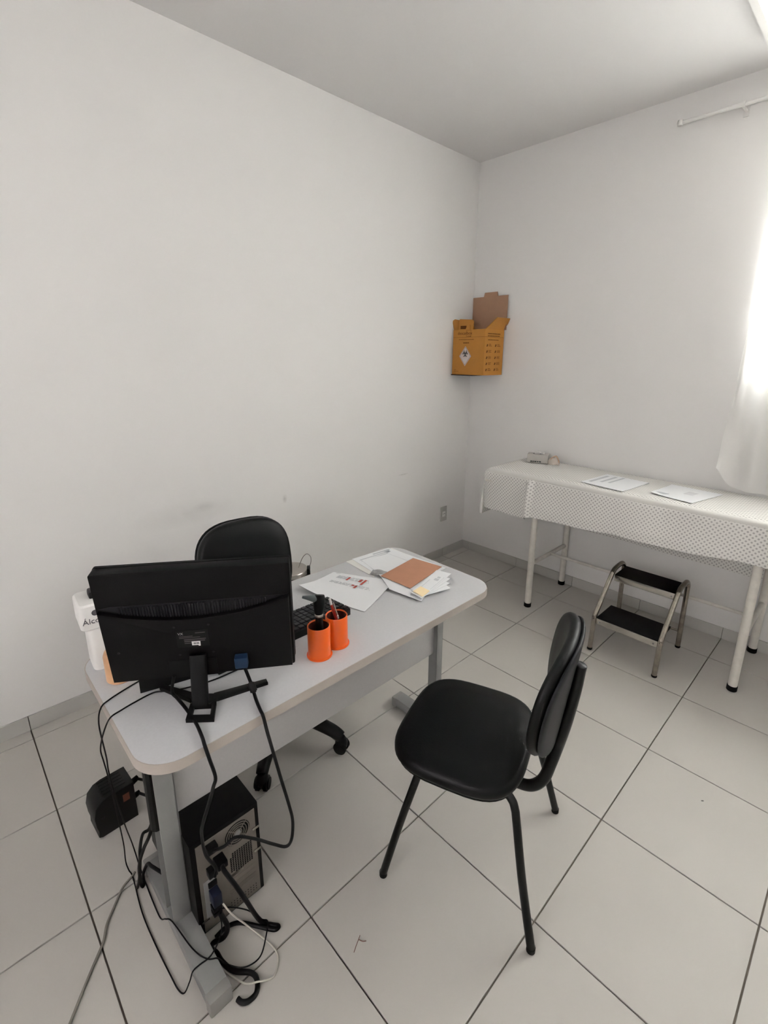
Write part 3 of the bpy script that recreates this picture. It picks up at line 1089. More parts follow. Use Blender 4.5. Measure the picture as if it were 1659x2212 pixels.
# ------------------------------------------------------------------ desk
DZ = 0.742
dk = thing('desk', 'light grey office desk with rounded corners and steel T legs', 'desk', (1.12, -2.27, 0))
dx0, dx1, dy0, dy1 = 0.872 - 1.12, 1.418 - 1.12, -2.875 + 2.27, -1.665 + 2.27
tp = MB().prism(rrect(dx0 + 0.002, dx1 - 0.002, dy0 + 0.002, dy1 - 0.002, 0.083, 10), DZ - 0.025, DZ, bev=0.002).build('desktop', M_DESK, dk)
MB().ring(rrect(dx0, dx1, dy0, dy1, 0.085, 10), rrect(dx0 + 0.0025, dx1 - 0.0025, dy0 + 0.0025, dy1 - 0.0025, 0.0825, 10), DZ - 0.0255, DZ - 0.0006).build('edge_band', M_DESKEDGE, tp)
ax = 1.192 - 1.12
MB().box(ax - 0.015, ax, -2.768 + 2.27, -1.742 + 2.27, 0.383, DZ - 0.026, bev=0.001).build('modesty_panel', mat('desk_panel_laminate', (176, 174, 172), rough=0.45, spec=0.35, var=0.02, vscale=160), dk)
for side, (cy0, cy1) in enumerate(((-2.815 + 2.27, -2.767 + 2.27), (-1.742 + 2.27, -1.708 + 2.27))):
    cxa, cxb = 1.152 - 1.12, 1.21 - 1.12
    if side == 1:
        cxa = 1.168 - 1.12
    lg = bpy.data.objects.new('leg', None)
    lg.empty_display_size = 0.03
    mb = MB()
    mb.box(cxb - 0.004, cxb, cy0, cy1, 0.05, DZ - 0.03, bev=0.0012)
    mb.box(cxa, cxb, cy1 - 0.003, cy1, 0.05, DZ - 0.03)
    if side == 1:
        mb.box(cxa, cxb, cy0, cy0 + 0.003, 0.05, DZ - 0.03)
    mb.box(cxa, cxa + 0.003, cy0, cy1, 0.05, DZ - 0.03)
    leg = mb.build('leg', M_STEELGREY, dk)
    ym = (cy0 + cy1) / 2
    hw = 0.027
    prof = [(0.965 - 1.12, 0.016), (0.965 - 1.12, 0.040), (0.985 - 1.12, 0.052), (1.40 - 1.12, 0.052), (1.425 - 1.12, 0.046), (1.425 - 1.12, 0.012), (1.40 - 1.12, 0.010), (0.985 - 1.12, 0.010)]
    MB().prism(prof, -hw, hw, bev=0.003, M=frame((0, ym, 0), (1, 0, 0), (0, 0, 1))).build('foot_beam', M_STEELGREY, leg)
    for (fa, fb) in ((0.962 - 1.12, 0.99 - 1.12), (1.412 - 1.12, 1.442 - 1.12)):
        MB().box(fa, fb, ym - hw - 0.002, ym + hw + 0.002, 0.0, 0.05, bev=0.006).build('foot_cap', mat('grey_foot_plastic', (138, 136, 132), rough=0.5), leg)
    MB().box(-0.215, 0.26, ym - 0.015, ym + 0.015, DZ - 0.045, DZ - 0.0265).build('top_support', M_STEELGREY, leg, smooth=False)
    bpy.data.objects.remove(lg)
# dark flex inside the open near column
MB().tube([(1.178 - 1.12, -2.808 + 2.27, 0.70), (1.178 - 1.12, -2.810 + 2.27, 0.5), (1.174 - 1.12, -2.811 + 2.27, 0.36)], 0.017, seg=10).build('cable_duct', M_CABLE, dk)

# ------------------------------------------------------------------ monitor (rear view)
mo = thing('monitor', 'black flat monitor seen from behind on the desk', 'monitor', (1.26, -2.668, DZ), math.radians(56))
tl = math.radians(8)
Mm = frame((-0.006, 0.0, 0.058), (1, 0, 0), (0, -math.sin(tl), math.cos(tl)))   # local x right, y up the panel, z towards the camera
HW, HH = 0.212, 0.296
MB().prism(rrect(-HW, HW, 0, HH, 0.005, 3), -0.030, 0.0, bev=0.002, M=Mm).build('housing', M_MONITOR, mo)
MB().ring(rrect(-HW - 0.001, HW + 0.001, -0.001, HH + 0.001, 0.006, 3), rrect(-HW + 0.012, HW - 0.012, 0.014, HH - 0.012, 0.003, 3), -0.036, -0.028, M=Mm).build('front_bezel', M_MONITOR, mo)
MB().prism(rrect(-HW + 0.012, HW - 0.012, 0.014, HH - 0.012, 0.003, 3), -0.033, -0.029, M=Mm).build('screen', mat('dark_screen_glass', (6, 6, 8), rough=0.12, spec=0.5), mo, smooth=False)
# raised lower back cover with curved top edge
arc = []
for k in range(25):
    s = -1 + 2 * k / 24
    arc.append((s * (HW - 0.006), 0.171 + 0.036 * s * s + 0.004 * s))
ol = [(-HW + 0.006, 0.006), (HW - 0.006, 0.006)] + arc[::-1]
MB().prism(ol, -0.004, 0.013, bev=0.003, M=Mm).build('back_cover', M_MONITOR, mo)
# shelf band and vents above the cover
mb = MB()
for k in range(52):
    xk = -0.165 + k * 0.0062
    s = xk / (HW - 0.006)
    y0 = 0.174 + 0.036 * s * s + 0.004 * s
    y1 = 0.208
    if y1 - y0 > 0.004:
        mb.box(xk, xk + 0.0026, y0, y1, -0.001, 0.005, M=Mm)
stuff(mb.build('vent_grille', M_DARKPLAST, mo, smooth=False))
band = [(s_[0], s_[1] + 0.004) for s_ in arc] + [(HW - 0.008, 0.2115), (-HW + 0.03, 0.2115)]
MB().prism(band, -0.001, 0.0012, M=Mm).build('vent_recess', M_DARKPLAST, mo, smooth=False)
# label, sticker and screws
lab = MB().box(-0.052, 0.018, 0.092, 0.140, 0.0128, 0.0134, M=Mm).build('rating_label', mat('label_black', (11, 10, 10), rough=0.4, spec=0.2), mo, smooth=False)
mb = MB()
for (a, b, y, t) in ((-0.046, -0.016, 0.1225, 0.002), (-0.046, 0.0, 0.1185, 0.002), (-0.036, 0.012, 0.1125, 0.003), (-0.036, 0.010, 0.1075, 0.003), (-0.036, -0.01, 0.1025, 0.002), (-0.01, 0.012, 0.1305, 0.0024)):
    mb.box(a, b, y, y + t, 0.0132, 0.0136, M=Mm)
stuff(mb.build('label_print', mat('label_grey_print', (66, 62, 62), rough=0.5), lab, smooth=False))
text_mesh('brand_lettering', 'VX', 0.009, mat('label_white_print', (170, 168, 166), rough=0.5), lab, Mm @ Matrix.Translation((-0.042, 0.1315, 0.0135)))
stk = MB().prism([(-0.020, 0.097), (-0.006, 0.0965), (-0.0055, 0.094), (-0.0015, 0.094), (-0.001, 0.107), (-0.020, 0.108)], 0.0133, 0.0138, M=Mm).build('barcode_sticker', M_WHITEPL, mo, smooth=False)
mb = MB()
for k in range(9):
    mb.box(-0.017 + k * 0.0015, -0.017 + k * 0.0015 + random.choice((0.0005, 0.001)), 0.0995, 0.105, 0.0136, 0.0140, M=Mm)
stuff(mb.build('barcode', M_DARKINK, stk, smooth=False))
mb = MB()
for (a, b) in ((-0.053, 0.152), (0.022, 0.152), (-0.050, 0.072), (0.025, 0.072), (-0.180, 0.092)):
    p0 = Mm @ Vector((a, b, 0.012))
    p1 = Mm @ Vector((a, b, 0.0142))
    MB().cyl(p0, p1, 0.0026, seg=12).build('screw_head', M_DARKPLAST, mo)
# neck recess and connectors
MB().box(-0.078, 0.03, 0.004, 0.056, 0.0128, 0.0142, bev=0.0005, M=Mm).build('neck_plate', M_BLACKPLAST, mo, smooth=False)
vg = MB().box(0.072, 0.102, 0.026, 0.058, 0.010, 0.03, bev=0.003, M=Mm).build('video_connector', M_BLUE, mo)
# neck
pts = [(-0.018, -0.018, 0.118), (-0.018, -0.03, 0.075), (-0.017, -0.048, 0.006)]
mb = MB()
b2 = [(-0.020, -0.008), (0.020, -0.008), (0.020, 0.008), (-0.020, 0.008)]
mb.prism(rrect(-0.0185, 0.0185, -0.009, 0.009, 0.005, 4), 0.0, 0.125, M=frame((-0.016, -0.052, 0.004), (1, 0, 0), (0, 1, -0.22)))
mb.build('stand_neck', M_BLACKPLAST, mo)
# base: two arms and the rear frame
base = MB()
base.prism([(-0.045, -0.028), (-0.028, -0.052), (0.006, -0.056), (0.022, -0.036), (0.012, -0.022), (-0.03, -0.014)], 0.0, 0.012, bev=0.003)
base.prism([(-0.042, -0.036), (-0.030, -0.014), (-0.118, 0.036), (-0.128, 0.026)], 0.0, 0.011, bev=0.003)
base.prism([(0.020, -0.040), (0.136, 0.002), (0.131, 0.016), (0.008, -0.018)], 0.0, 0.011, bev=0.003)
base.build('stand_base', M_BLACKPLAST, mo)
MB().ring([(-0.039, -0.100), (0.024, -0.108), (0.020, -0.050), (-0.040, -0.046)], [(-0.028, -0.086), (0.013, -0.092), (0.011, -0.062), (-0.029, -0.058)], 0.0, 0.009).build('stand_rear_frame', M_BLACKPLAST, mo, smooth=False)

# thin board standing behind the stand
bd = MB().box(-0.088, 0.088, -0.004, 0.004, 0.0, 0.056, bev=0.001)
bd = bd.build('black_board', M_BLACKPLAST)
bd.location = (1.165, -2.712, DZ)
bd.rotation_euler = (math.radians(-8), 0, math.radians(75))
tag(bd, 'thin black board standing upright on the desk just behind the monitor', 'board')

# ------------------------------------------------------------------ keyboard
kb = thing('keyboard', 'black computer keyboard lying on the desk behind the orange cups', 'keyboard', (1.146, -2.405, DZ), 0)
MB().prism([(-0.064, 0.0), (0.064, 0.0), (0.064, 0.021), (0.056, 0.023), (-0.058, 0.014), (-0.064, 0.010)], -0.222, 0.222, bev=0.002,
           M=frame((0, 0, 0), (1, 0, 0), (0, 0, 1))).build('case', M_BLACKPLAST, kb)
keycache = {}


def key(x, y, w, d):
    z = 0.0165 + (x + 0.058) * 0.078
    k = (round(w, 4), round(d, 4))
    if k in keycache:
        o = keycache[k].copy()
        COL.objects.link(o)
    else:
        b2 = MB()
        b2.prism(rrect(-w / 2, w / 2, -d / 2, d / 2, 0.0015, 2), -0.004, 0.0036, bev=0.001, seg=1)
        o = b2.build('key', M_DARKPLAST, kb)
        keycache[k] = o
    o.parent = kb
    o.location = (x, y, z)
    o.rotation_euler = (0, -math.atan(0.078), 0)


pit = 0.0186
# columns run along y, x grows towards the function row
for r, x in enumerate((-0.046, -0.0274, -0.0088, 0.0098, 0.0284, 0.051)):
    y = 0.205
    n = 23
    for c in range(n):
        yy = 0.2095 - c * pit
        if r == 0 and 9 <= c <= 14:
            if c == 11:
                key(x, yy - pit / 2, 0.0162, 0.108)
            continue
        if r == 5 and c in (1, 6, 11):
            continue
        key(x, yy, 0.0162, 0.0162)
mb = MB()
for c in (12, 14, 16, 18, 4):
    yy = 0.2095 - c * pit
    mb.prism([(0.048, yy - 0.004), (0.053, yy - 0.001), (0.053, yy + 0.005), (0.049, yy + 0.003)], 0.0288, 0.0292)
stuff(mb.build('key_legends', M_WHITEPL, kb, smooth=False))

# ------------------------------------------------------------------ orange double pen cup and what stands in it
cupA, cupB = (1.318, -2.383), (1.308, -2.314)
pc = thing('pen_cup', 'orange double pen holder made of two joined round cups', 'pen holder', (1.313, -2.349, DZ))
CH, CR = 0.094, 0.0315
cups = []
for (ux, uy) in (cupA, cupB):
    lx, ly = ux - 1.313, uy + 2.349
    MB().lathe([(0, 0.004), (CR - 0.003, 0.004), (CR - 0.003, CH - 0.002), (CR - 0.0015, CH), (CR, CH - 0.002), (CR, 0.004), (0, 0.0035)], 48, (lx, ly, 0)).build('cup', M_ORANGE, pc, angle=50)
    MB().lathe([(0, 0.0045), (CR - 0.0034, 0.0045), (CR - 0.0034, CH - 0.0035)], 48, (lx, ly, 0)).build('cup_inside', mat('dark_brown_cup_inside', (74, 34, 24), rough=0.6, spec=0.2), pc, angle=50)  # inner faces of both cups in a darker brown
ol = []
n = 60
cs_ = [(cupA[0] - 1.313, cupA[1] + 2.349), (cupB[0] - 1.313, cupB[1] + 2.349)]
mb = MB()
for c_ in cs_:
    mb.lathe([(0, 0), (CR + 0.004, 0), (CR + 0.0045, 0.002), (CR + 0.004, 0.004), (0, 0.004)], 48, (c_[0], c_[1], 0))
mb.build('base_plate', M_ORANGE, pc, angle=50)

ott = thing('otoscope', 'black otoscope with grey cone tip standing in the front orange cup', 'otoscope', (1.318, -2.383, DZ + 0.004))
MB().tube([(0.002, 0.002, 0.001), (0.0, 0.003, 0.06), (-0.002, 0.004, 0.116)], 0.0105, seg=20, sub=4).build('handle', M_BLACKPLAST, ott)
MB().lathe([(0.0108, 0), (0.0118, 0.002), (0.0118, 0.006), (0.0105, 0.008)], 24, (-0.002, 0.004, 0.114)).build('collar', M_STEEL, ott)
MB().tube([(-0.002, 0.004, 0.120), (-0.004, 0.006, 0.140), (-0.007, 0.010, 0.160), (-0.010, 0.013, 0.172)], lambda t: 0.0105 + 0.006 * math.sin(math.pi * min(1, t * 0.85)), seg=18, sub=5).build('head', M_BLACKPLAST, ott)
MB().tube([(-0.008, 0.004, 0.163), (-0.020, -0.012, 0.168), (-0.032, -0.028, 0.172)], lambda t: 0.0115 - 0.008 * t, seg=18, smooth=False).build('cone_tip', mat('otoscope_grey_cone', (96, 104, 104), rough=0.45), ott)

pn = thing('pen', 'red and silver ballpoint pen standing in the rear orange cup', 'pen', (1.308, -2.314, DZ + 0.005))
MB().tube([(0.012, 0.012, 0.003), (0.006, -0.004, 0.075), (0.001, -0.018, 0.128)], 0.0042, seg=12, smooth=False).build('barrel', M_RED, pn)
MB().tube([(0.001, -0.018, 0.128), (-0.0005, -0.0215, 0.146)], lambda t: 0.0042 - 0.0006 * t, seg=12, smooth=False).build('push_end', M_WHITEPL, pn)
MB().tube([(0.007, -0.014, 0.134), (0.009, -0.009, 0.112), (0.011, -0.004, 0.094)], 0.0017, seg=8).build('clip', M_STEEL, pn)
p2 = thing('pen', 'pen sunk in the rear orange cup with only its white tip showing', 'pen', (1.308, -2.314, DZ + 0.005))
MB().tube([(-0.006, 0.01, 0.003), (0.004, 0.002, 0.078)], 0.0038, seg=12, smooth=False).build('barrel', M_BLACKPLAST, p2)
MB().tube([(0.004, 0.002, 0.078), (0.0055, 0.001, 0.088)], lambda t: 0.0036 * (1 - 0.4 * t), seg=12, smooth=False).build('white_tip', M_WHITEPL, p2)

# ------------------------------------------------------------------ papers on the desk
z = DZ + 0.0006
s1 = paper('paper_sheet', 'lowest white sheet of the pile at the far end of the desk', 'paper', [(0.876, -1.935), (1.058, -1.948), (1.045, -1.70), (0.90, -1.70)], z, M_PAPER2)
s2c = [(0.876, -1.903), (1.040, -1.925), (1.07, -1.71), (0.892, -1.712)]
s2 = paper('paper_sheet', 'printed form with faint grey table in the far desk pile', 'paper', s2c, z + 0.0016)
bars_on(s2c, z + 0.0024, [(0.06, 0.12, 0.5, 0.95), (0.16, 0.2, 0.1, 0.9), (0.24, 0.27, 0.1, 0.8), (0.1, 0.3, 0.78, 0.9)], 'printed_lines', M_INK, s2)
s3 = paper('paper_sheet', 'blank white sheet lying on the far pile, left of the brown card', 'paper', [(0.915, -1.885), (1.06, -1.918), (1.16, -1.745), (0.943, -1.752)], z + 0.0032)
s4 = paper('paper_sheet', 'narrow white paper strip at the far desk edge', 'paper', [(0.935, -1.760), (1.203, -1.745), (1.203, -1.693), (0.932, -1.712)], z + 0.0046)
wb = paper('folder', 'white card folder lying under the brown card', 'folder', [(1.060, -1.925), (1.178, -1.980), (1.318, -1.960), (1.21, -1.76)], z + 0.0052, th=0.0016,
           curl_fn=lambda s, t: 0.010 * (1 - t) * s * (1 - s) * 2)
br = paper('brown_card', 'plain brown card lying on top of the white papers', 'card', [(1.059, -1.732), (1.194, -1.710), (1.235, -1.930), (1.089, -1.939)], z + 0.0125, M_KRAFT, th=0.0012)
names = ('topmost white form of the fanned stack beside the brown card', 'second white form down in the fanned stack beside the brown card',
         'third white form down in the fanned stack beside the brown card', 'bottom white form of the fanned stack beside the brown card')
fan = [[(1.315, -1.957), (1.259, -1.952), (1.203, -1.752), (1.262, -1.736)],
       [(1.312, -1.950), (1.262, -1.945), (1.226, -1.785), (1.284, -1.768)],
       [(1.308, -1.945), (1.258, -1.93), (1.245, -1.80), (1.305, -1.795)],
       [(1.300, -1.935), (1.252, -1.91), (1.262, -1.80), (1.330, -1.822)]]
for k, (lb, c_) in enumerate(zip(names, fan)):
    o = paper('form_slip', lb, 'paper', c_, z + 0.0148 - 0.0018 * k, M_PAPER, th=0.001, group='fanned forms on the desk')
    if k == 0:
        bars_on(c_, z + 0.0159, [(0.25, 0.55, 0.62, 0.7), (0.3, 0.5, 0.72, 0.78), (0.1, 0.12, 0.3, 0.8), (0.75, 0.78, 0.2, 0.6)], 'printed_lines', M_INK, o)
so = paper('sticky_note', 'cream sticky note pad on the corner of the white forms', 'sticky note', [(1.263, -1.946), (1.311, -1.950), (1.301, -1.903), (1.257, -1.901)], z + 0.0164, M_STICKY, th=0.003)
# grey wrapped lump between the papers
mb = MB()
P = []
for i in range(11):
    row = []
    for j in range(9):
        s, t = i / 10 - 0.5, j / 8 - 0.5
        hh = 0.011 * (1 - (2 * s) ** 4) * (1 - (2 * t) ** 4) * (0.8 + 0.2 * math.sin(8 * s + 5 * t)) + 0.0004
        row.append((s * 0.058, t * 0.042, hh))
    P.append(row)
mb.grid(P)
gl_ = mb.build('plastic_wrapper', mat('grey_plastic_film', (150, 150, 150), rough=0.35, var=0.25, vscale=60))
gl_.location = (1.05, -1.915, DZ + 0.004)
gl_.rotation_euler = (0, 0, 0.5)
tag(gl_, 'crumpled grey plastic wrapper tucked between the white papers', 'wrapper')
pc_ = [(0.921, -2.032), (1.146, -1.916), (1.231, -2.142), (0.958, -2.213)]
p1 = paper('paper_sheet', 'printed report page with red marks lying partly on the keyboard end', 'paper', pc_, z + 0.001, M_PAPER,
           curl_fn=lambda s, t: 0.014 * (1 - s) ** 4 * t ** 2 + 0.012 * s ** 4 * (1 - t) ** 2 + 0.02 * max(0, t - 0.55) * max(0, 0.8 - s))


def zc(s, t):
    return 0.014 * (1 - s) ** 4 * t ** 2 + 0.012 * s ** 4 * (1 - t) ** 2 + 0.02 * max(0, t - 0.55) * max(0, 0.8 - s)


items, dark, red = [], [], []
rows = [0.12, 0.15, 0.18, 0.21, 0.36, 0.39, 0.42]
for t in rows:
    s = 0.16
    while s < 0.86:
        w = random.uniform(0.03, 0.10)
        items.append((s, min(s + w, 0.86), t, t + 0.014))
        s += w + random.uniform(0.008, 0.03)
bars_on(pc_, z + 0.0030, items, 'printed_lines', M_INK, p1)
for mk in [(0.33, 0.36, 0.13, 0.26), (0.52, 0.56, 0.14, 0.24), (0.585, 0.62, 0.13, 0.32), (0.555, 0.59, 0.38, 0.47), (0.50, 0.54, 0.37, 0.41)]:
    rm_ = bars_on(pc_, z + 0.0034, [mk], 'red_mark', M_REDINK, p1)
    del rm_['kind']

# ------------------------------------------------------------------ gel dispenser and amber bottle
gd = thing('gel_dispenser', 'white hand gel dispenser at the desk corner beside the monitor', 'dispenser', (0.935, -2.808, DZ), math.radians(-4))
MB().prism(rrect(-0.045, 0.045, -0.046, 0.046, 0.018, 5), 0.0, 0.128, bev=0.006).build('body', M_WHITEPL, gd)
MB().prism(rrect(-0.052, 0.052, -0.060, 0.060, 0.016, 5), 0.122, 0.196, bev=0.012, seg=3).build('head', M_WHITEPL, gd)
MB().box(-0.018, 0.018, -0.028, 0.024, 0.192, 0.214, bev=0.006).build('pump_top', M_BLACKPLAST, gd)
text_mesh('lettering', 'Álcool', 0.021, mat('grey_lettering', (88, 84, 88), rough=0.6), gd, frame((0.0523, -0.027, 0.150), (0, 1, 0), (0, 0, 1)))
MB().lathe([(0, 0), (0.007, 0.0), (0.008, 0.001)], 16).build('emblem', mat('grey_lettering', (88, 84, 88)), gd).matrix_local = frame((0.0523, -0.024, 0.172), (0, 1, 0), (0, 0, 1))
MB().box(0.0448, 0.0455, -0.024, -0.008, 0.014, 0.019).build('small_print', M_DARKINK, gd, smooth=False)
am = thing('amber_bottle', 'amber plastic bottle half hidden between dispenser and monitor', 'bottle', (1.045, -2.812, DZ))
MB().lathe([(0, 0), (0.030, 0), (0.034, 0.004), (0.034, 0.072), (0.030, 0.082), (0.016, 0.088), (0.015, 0.096)], 32).build('body', M_AMBER, am)
MB().lathe([(0.0165, 0.094), (0.0165, 0.106), (0.015, 0.108), (0, 0.108)], 24).build('cap', M_WHITEPL, am)

# ------------------------------------------------------------------ computer tower under the desk
pcx = thing('computer_tower', 'black computer tower under the desk, back panel facing out', 'computer', (1.07, -2.67, 0))
TH, TY0, TY1, TX0, TX1 = 0.326, -0.098, 0.096, -0.19, 0.190
MB().box(TX0, TX1, TY0, TY1, 0.006, TH, bev=0.003).build('case', mat('tower_black', (5, 5, 6), rough=0.45, spec=0.15), pcx)
mb = MB()
for (fx, fy) in ((TX0 + 0.03, TY0 + 0.03), (TX0 + 0.03, TY1 - 0.03), (TX1 - 0.03, TY0 + 0.03), (TX1 - 0.03, TY1 - 0.03)):
    MB().cyl((fx, fy, 0), (fx, fy, 0.008), 0.012, seg=14).build('rubber_foot', M_RUBBER, pcx)
bp_ = MB().box(TX1 - 0.002, TX1 + 0.002, TY0 + 0.014, TY1 - 0.012, 0.012, TH - 0.014, bev=0.0008).build('back_panel', M_GALV, pcx, smooth=False)
FX = TX1 + 0.002
BM = lambda y, zz: frame((FX, y, zz), (0, 1, 0), (0, 0, 1))


def annulus(mb, c, r0, r1, zz0, zz1, M, n=32):
    mb.ring([(c[0] + r1 * math.cos(2 * math.pi * k / n), c[1] + r1 * math.sin(2 * math.pi * k / n)) for k in range(n)],
            [(c[0] + r0 * math.cos(2 * math.pi * k / n), c[1] + r0 * math.sin(2 * math.pi * k / n)) for k in range(n)], zz0, zz1, M=M)


fy, fz = 0.030, 0.270
fan_o = MB().prism([(0.036 * math.cos(2 * math.pi * k / 32), 0.036 * math.sin(2 * math.pi * k / 32)) for k in range(32)], 0.0, 0.0012, M=BM(fy, fz)).build('fan_opening', M_RUBBER, bp_, smooth=False)
mb = MB()
for r in (0.012, 0.019, 0.026, 0.033):
    annulus(mb, (0, 0), r - 0.0011, r + 0.0011, 0.001, 0.003, BM(fy, fz))
for a in range(4):
    t = math.radians(45 + 90 * a)
    mb.box(0.008, 0.036, -0.001, 0.001, 0.001, 0.0028, M=BM(fy, fz) @ Matrix.Rotation(t, 4, 'Z'))
mb.build('fan_guard', M_GALV, fan_o, smooth=False)
MB().prism([(0.009 * math.cos(2 * math.pi * k / 20), 0.009 * math.sin(2 * math.pi * k / 20)) for k in range(20)], 0.001, 0.0026, M=BM(fy, fz)).build('fan_hub', M_STEELGREY, fan_o, smooth=False)
# vent field
mb = MB()
for i in range(10):
    for j in range(11):
        y = 0.004 + i * 0.0068
        zz = 0.145 + j * 0.0066 + 0.0
        if (i < 2 and j < 1) or (i == 0 and j > 8):
            continue
        mb.box(-0.0021, 0.0021, -0.0021, 0.0021, 0.0, 0.0007, M=BM(y, zz))
stuff(mb.build('vent_holes', M_RUBBER, bp_, smooth=False))
# expansion slots, rails and screws
for k in range(4):
    MB().box(-0.036, 0.042, -0.0065, 0.0065, 0.0, 0.0012, bev=0.0003, M=BM(0.03, 0.118 - k * 0.017)).build('slot_cover', M_GALV, bp_, smooth=False)
mb = MB()
for k in range(30):
    mb.box(-0.0012, 0.0012, -0.0012, 0.0012, 0.0, 0.0006, M=BM(-0.006 + (k % 10) * 0.0085, 0.026 + (k // 10) * 0.009))
stuff(mb.build('small_holes', M_RUBBER, bp_, smooth=False))
MB().box(-0.036, 0.002, -0.002, 0.006, 0.0008, 0.002, M=BM(0.035, 0.136)).build('latch_strip', M_CHROME, bp_, smooth=False)
for zz in (0.245, 0.165):
    MB().box(-0.010, 0.012, -0.004, 0.004, 0.0, 0.003, bev=0.0005, M=BM(TY1 - 0.014, zz)).build('side_clip', M_CHROME, bp_, smooth=False)
MB().box(-0.012, 0.008, -0.003, 0.003, 0.0, 0.003, bev=0.0005, M=BM(TY0 + 0.02, 0.055)).build('side_clip', M_CHROME, bp_, smooth=False)
io = MB().box(-0.017, 0.017, -0.07, 0.06, 0.0, 0.0014, M=BM(-0.058, 0.125)).build('port_plate', M_STEELGREY, bp_, smooth=False)
for (zz, hh, m_, dd) in ((0.215, 0.012, M_BLACKPLAST, 0.02), (0.165, 0.009, M_BLACKPLAST, 0.006), (0.13, 0.02, M_DBLUE, 0.03), (0.092, 0.008, M_BLACKPLAST, 0.022), (0.074, 0.006, M_BLACKPLAST, 0.022)):
    MB().box(-0.012, 0.012, -hh, hh, 0.0, dd, bev=0.002, M=BM(-0.052, zz)).build('plug', m_, bp_)
MB().box(-0.014, 0.014, -0.010, 0.010, 0.0, 0.034, bev=0.003, M=BM(-0.03, 0.236)).build('power_plug', M_BLACKPLAST, bp_)
MB().box(-0.014, 0.014, -0.010, 0.010, 0.0, 0.022, bev=0.003, M=BM(-0.046, 0.292)).build('power_plug', M_BLACKPLAST, bp_)

# ------------------------------------------------------------------ voltage stabiliser on the floor
ups = thing('voltage_stabilizer', 'black voltage stabilizer with rounded front on the floor left of the desk', 'stabilizer', (0.70, -2.83, 0), math.radians(3))
prof = [(-0.052, 0.0), (0.052, 0.0), (0.062, 0.006), (0.060, 0.03), (0.064, 0.048), (0.066, 0.085), (0.058, 0.118), (0.038, 0.137), (0.015, 0.143), (-0.060, 0.143), (-0.060, 0.0)]
MB().prism(prof, -0.048, 0.048, bev=0.004, M=frame((0, 0, 0), (0, -1, 0), (0, 0, 1))).build('body', mat('stabilizer_black', (12, 11, 12), rough=0.5, spec=0.25), ups)
for k in range(5):
    MB().box(-0.036 + 0.015 * k, -0.03 + 0.015 * k, -0.03, 0.04, 0.1425, 0.1445, bev=0.0006).build('top_rib', M_BLACKPLAST, ups)
MB().box(0.0475, 0.0495, 0.022, 0.042, 0.088, 0.116).build('warning_label', mat('brown_red_label', (96, 52, 34), rough=0.6), ups, smooth=False)
MB().cyl((0.014, 0.058, 0.112), (0.010, 0.085, 0.118), 0.0115, 0.009, seg=12).build('plug', M_BLACKPLAST, ups)
MB().cyl((0.026, 0.058, 0.065), (0.024, 0.08, 0.068), 0.0105, 0.008, seg=12).build('plug', M_BLACKPLAST, ups)
MB().cyl((0.049, -0.042, 0.075), (0.0505, -0.042, 0.075), 0.005, seg=16).build('indicator', M_DARKPLAST, ups)

# ------------------------------------------------------------------ cables
VIDEO = [(1.329, -2.617, 0.846), (1.322, -2.603, 0.80), (1.333, -2.597, 0.762), (1.365, -2.605, 0.7475), (1.405, -2.616, 0.7475), (1.424, -2.619, 0.742), (1.432, -2.616, 0.703), (1.430, -2.608, 0.661), (1.428, -2.587, 0.545), (1.42, -2.564, 0.434), (1.41, -2.551, 0.363), (1.4, -2.552, 0.295), (1.38, -2.559, 0.257), (1.36, -2.586, 0.271), (1.34, -2.627, 0.307), (1.32, -2.668, 0.33), (1.31, -2.697, 0.315), (1.283, -2.716, 0.292)]
MONPOWER = [(1.253, -2.748, 0.826), (1.222, -2.748, 0.765), (1.232, -2.741, 0.7475), (1.281, -2.74, 0.7475), (1.341, -2.742, 0.7475), (1.391, -2.749, 0.7475), (1.421, -2.755, 0.745), (1.43, -2.752, 0.716), (1.428, -2.743, 0.661), (1.42, -2.747, 0.63), (1.4, -2.751, 0.579), (1.37, -2.761, 0.498), (1.35, -2.761, 0.446), (1.32, -2.748, 0.342), (1.296, -2.72, 0.25), (1.29, -2.722, 0.215)]
THINA = [(1.227, -2.58, 0.7455), (1.222, -2.657, 0.7455), (1.198, -2.73, 0.7455), (1.18, -2.755, 0.7455), (1.168, -2.777, 0.7455), (1.173, -2.82, 0.7455), (1.180, -2.85, 0.7455), (1.186, -2.874, 0.744), (1.165, -2.884, 0.71), (1.107, -2.887, 0.638), (1.06, -2.887, 0.572), (1.04, -2.882, 0.52), (1.02, -2.876, 0.457), (0.98, -2.866, 0.327), (0.94, -2.857, 0.187), (0.915, -2.852, 0.091), (0.905, -2.853, 0.02), (0.925, -2.852, 0.003), (0.959, -2.85, 0.003), (1.08, -2.862, 0.003), (1.189, -2.862, 0.003), (1.285, -2.858, 0.003), (1.328, -2.855, 0.003), (1.348, -2.847, 0.006), (1.352, -2.832, 0.035), (1.351, -2.822, 0.056), (1.35, -2.804, 0.0575), (1.351, -2.775, 0.0575), (1.33, -2.741, 0.058), (1.31, -2.726, 0.069), (1.285, -2.722, 0.078)]
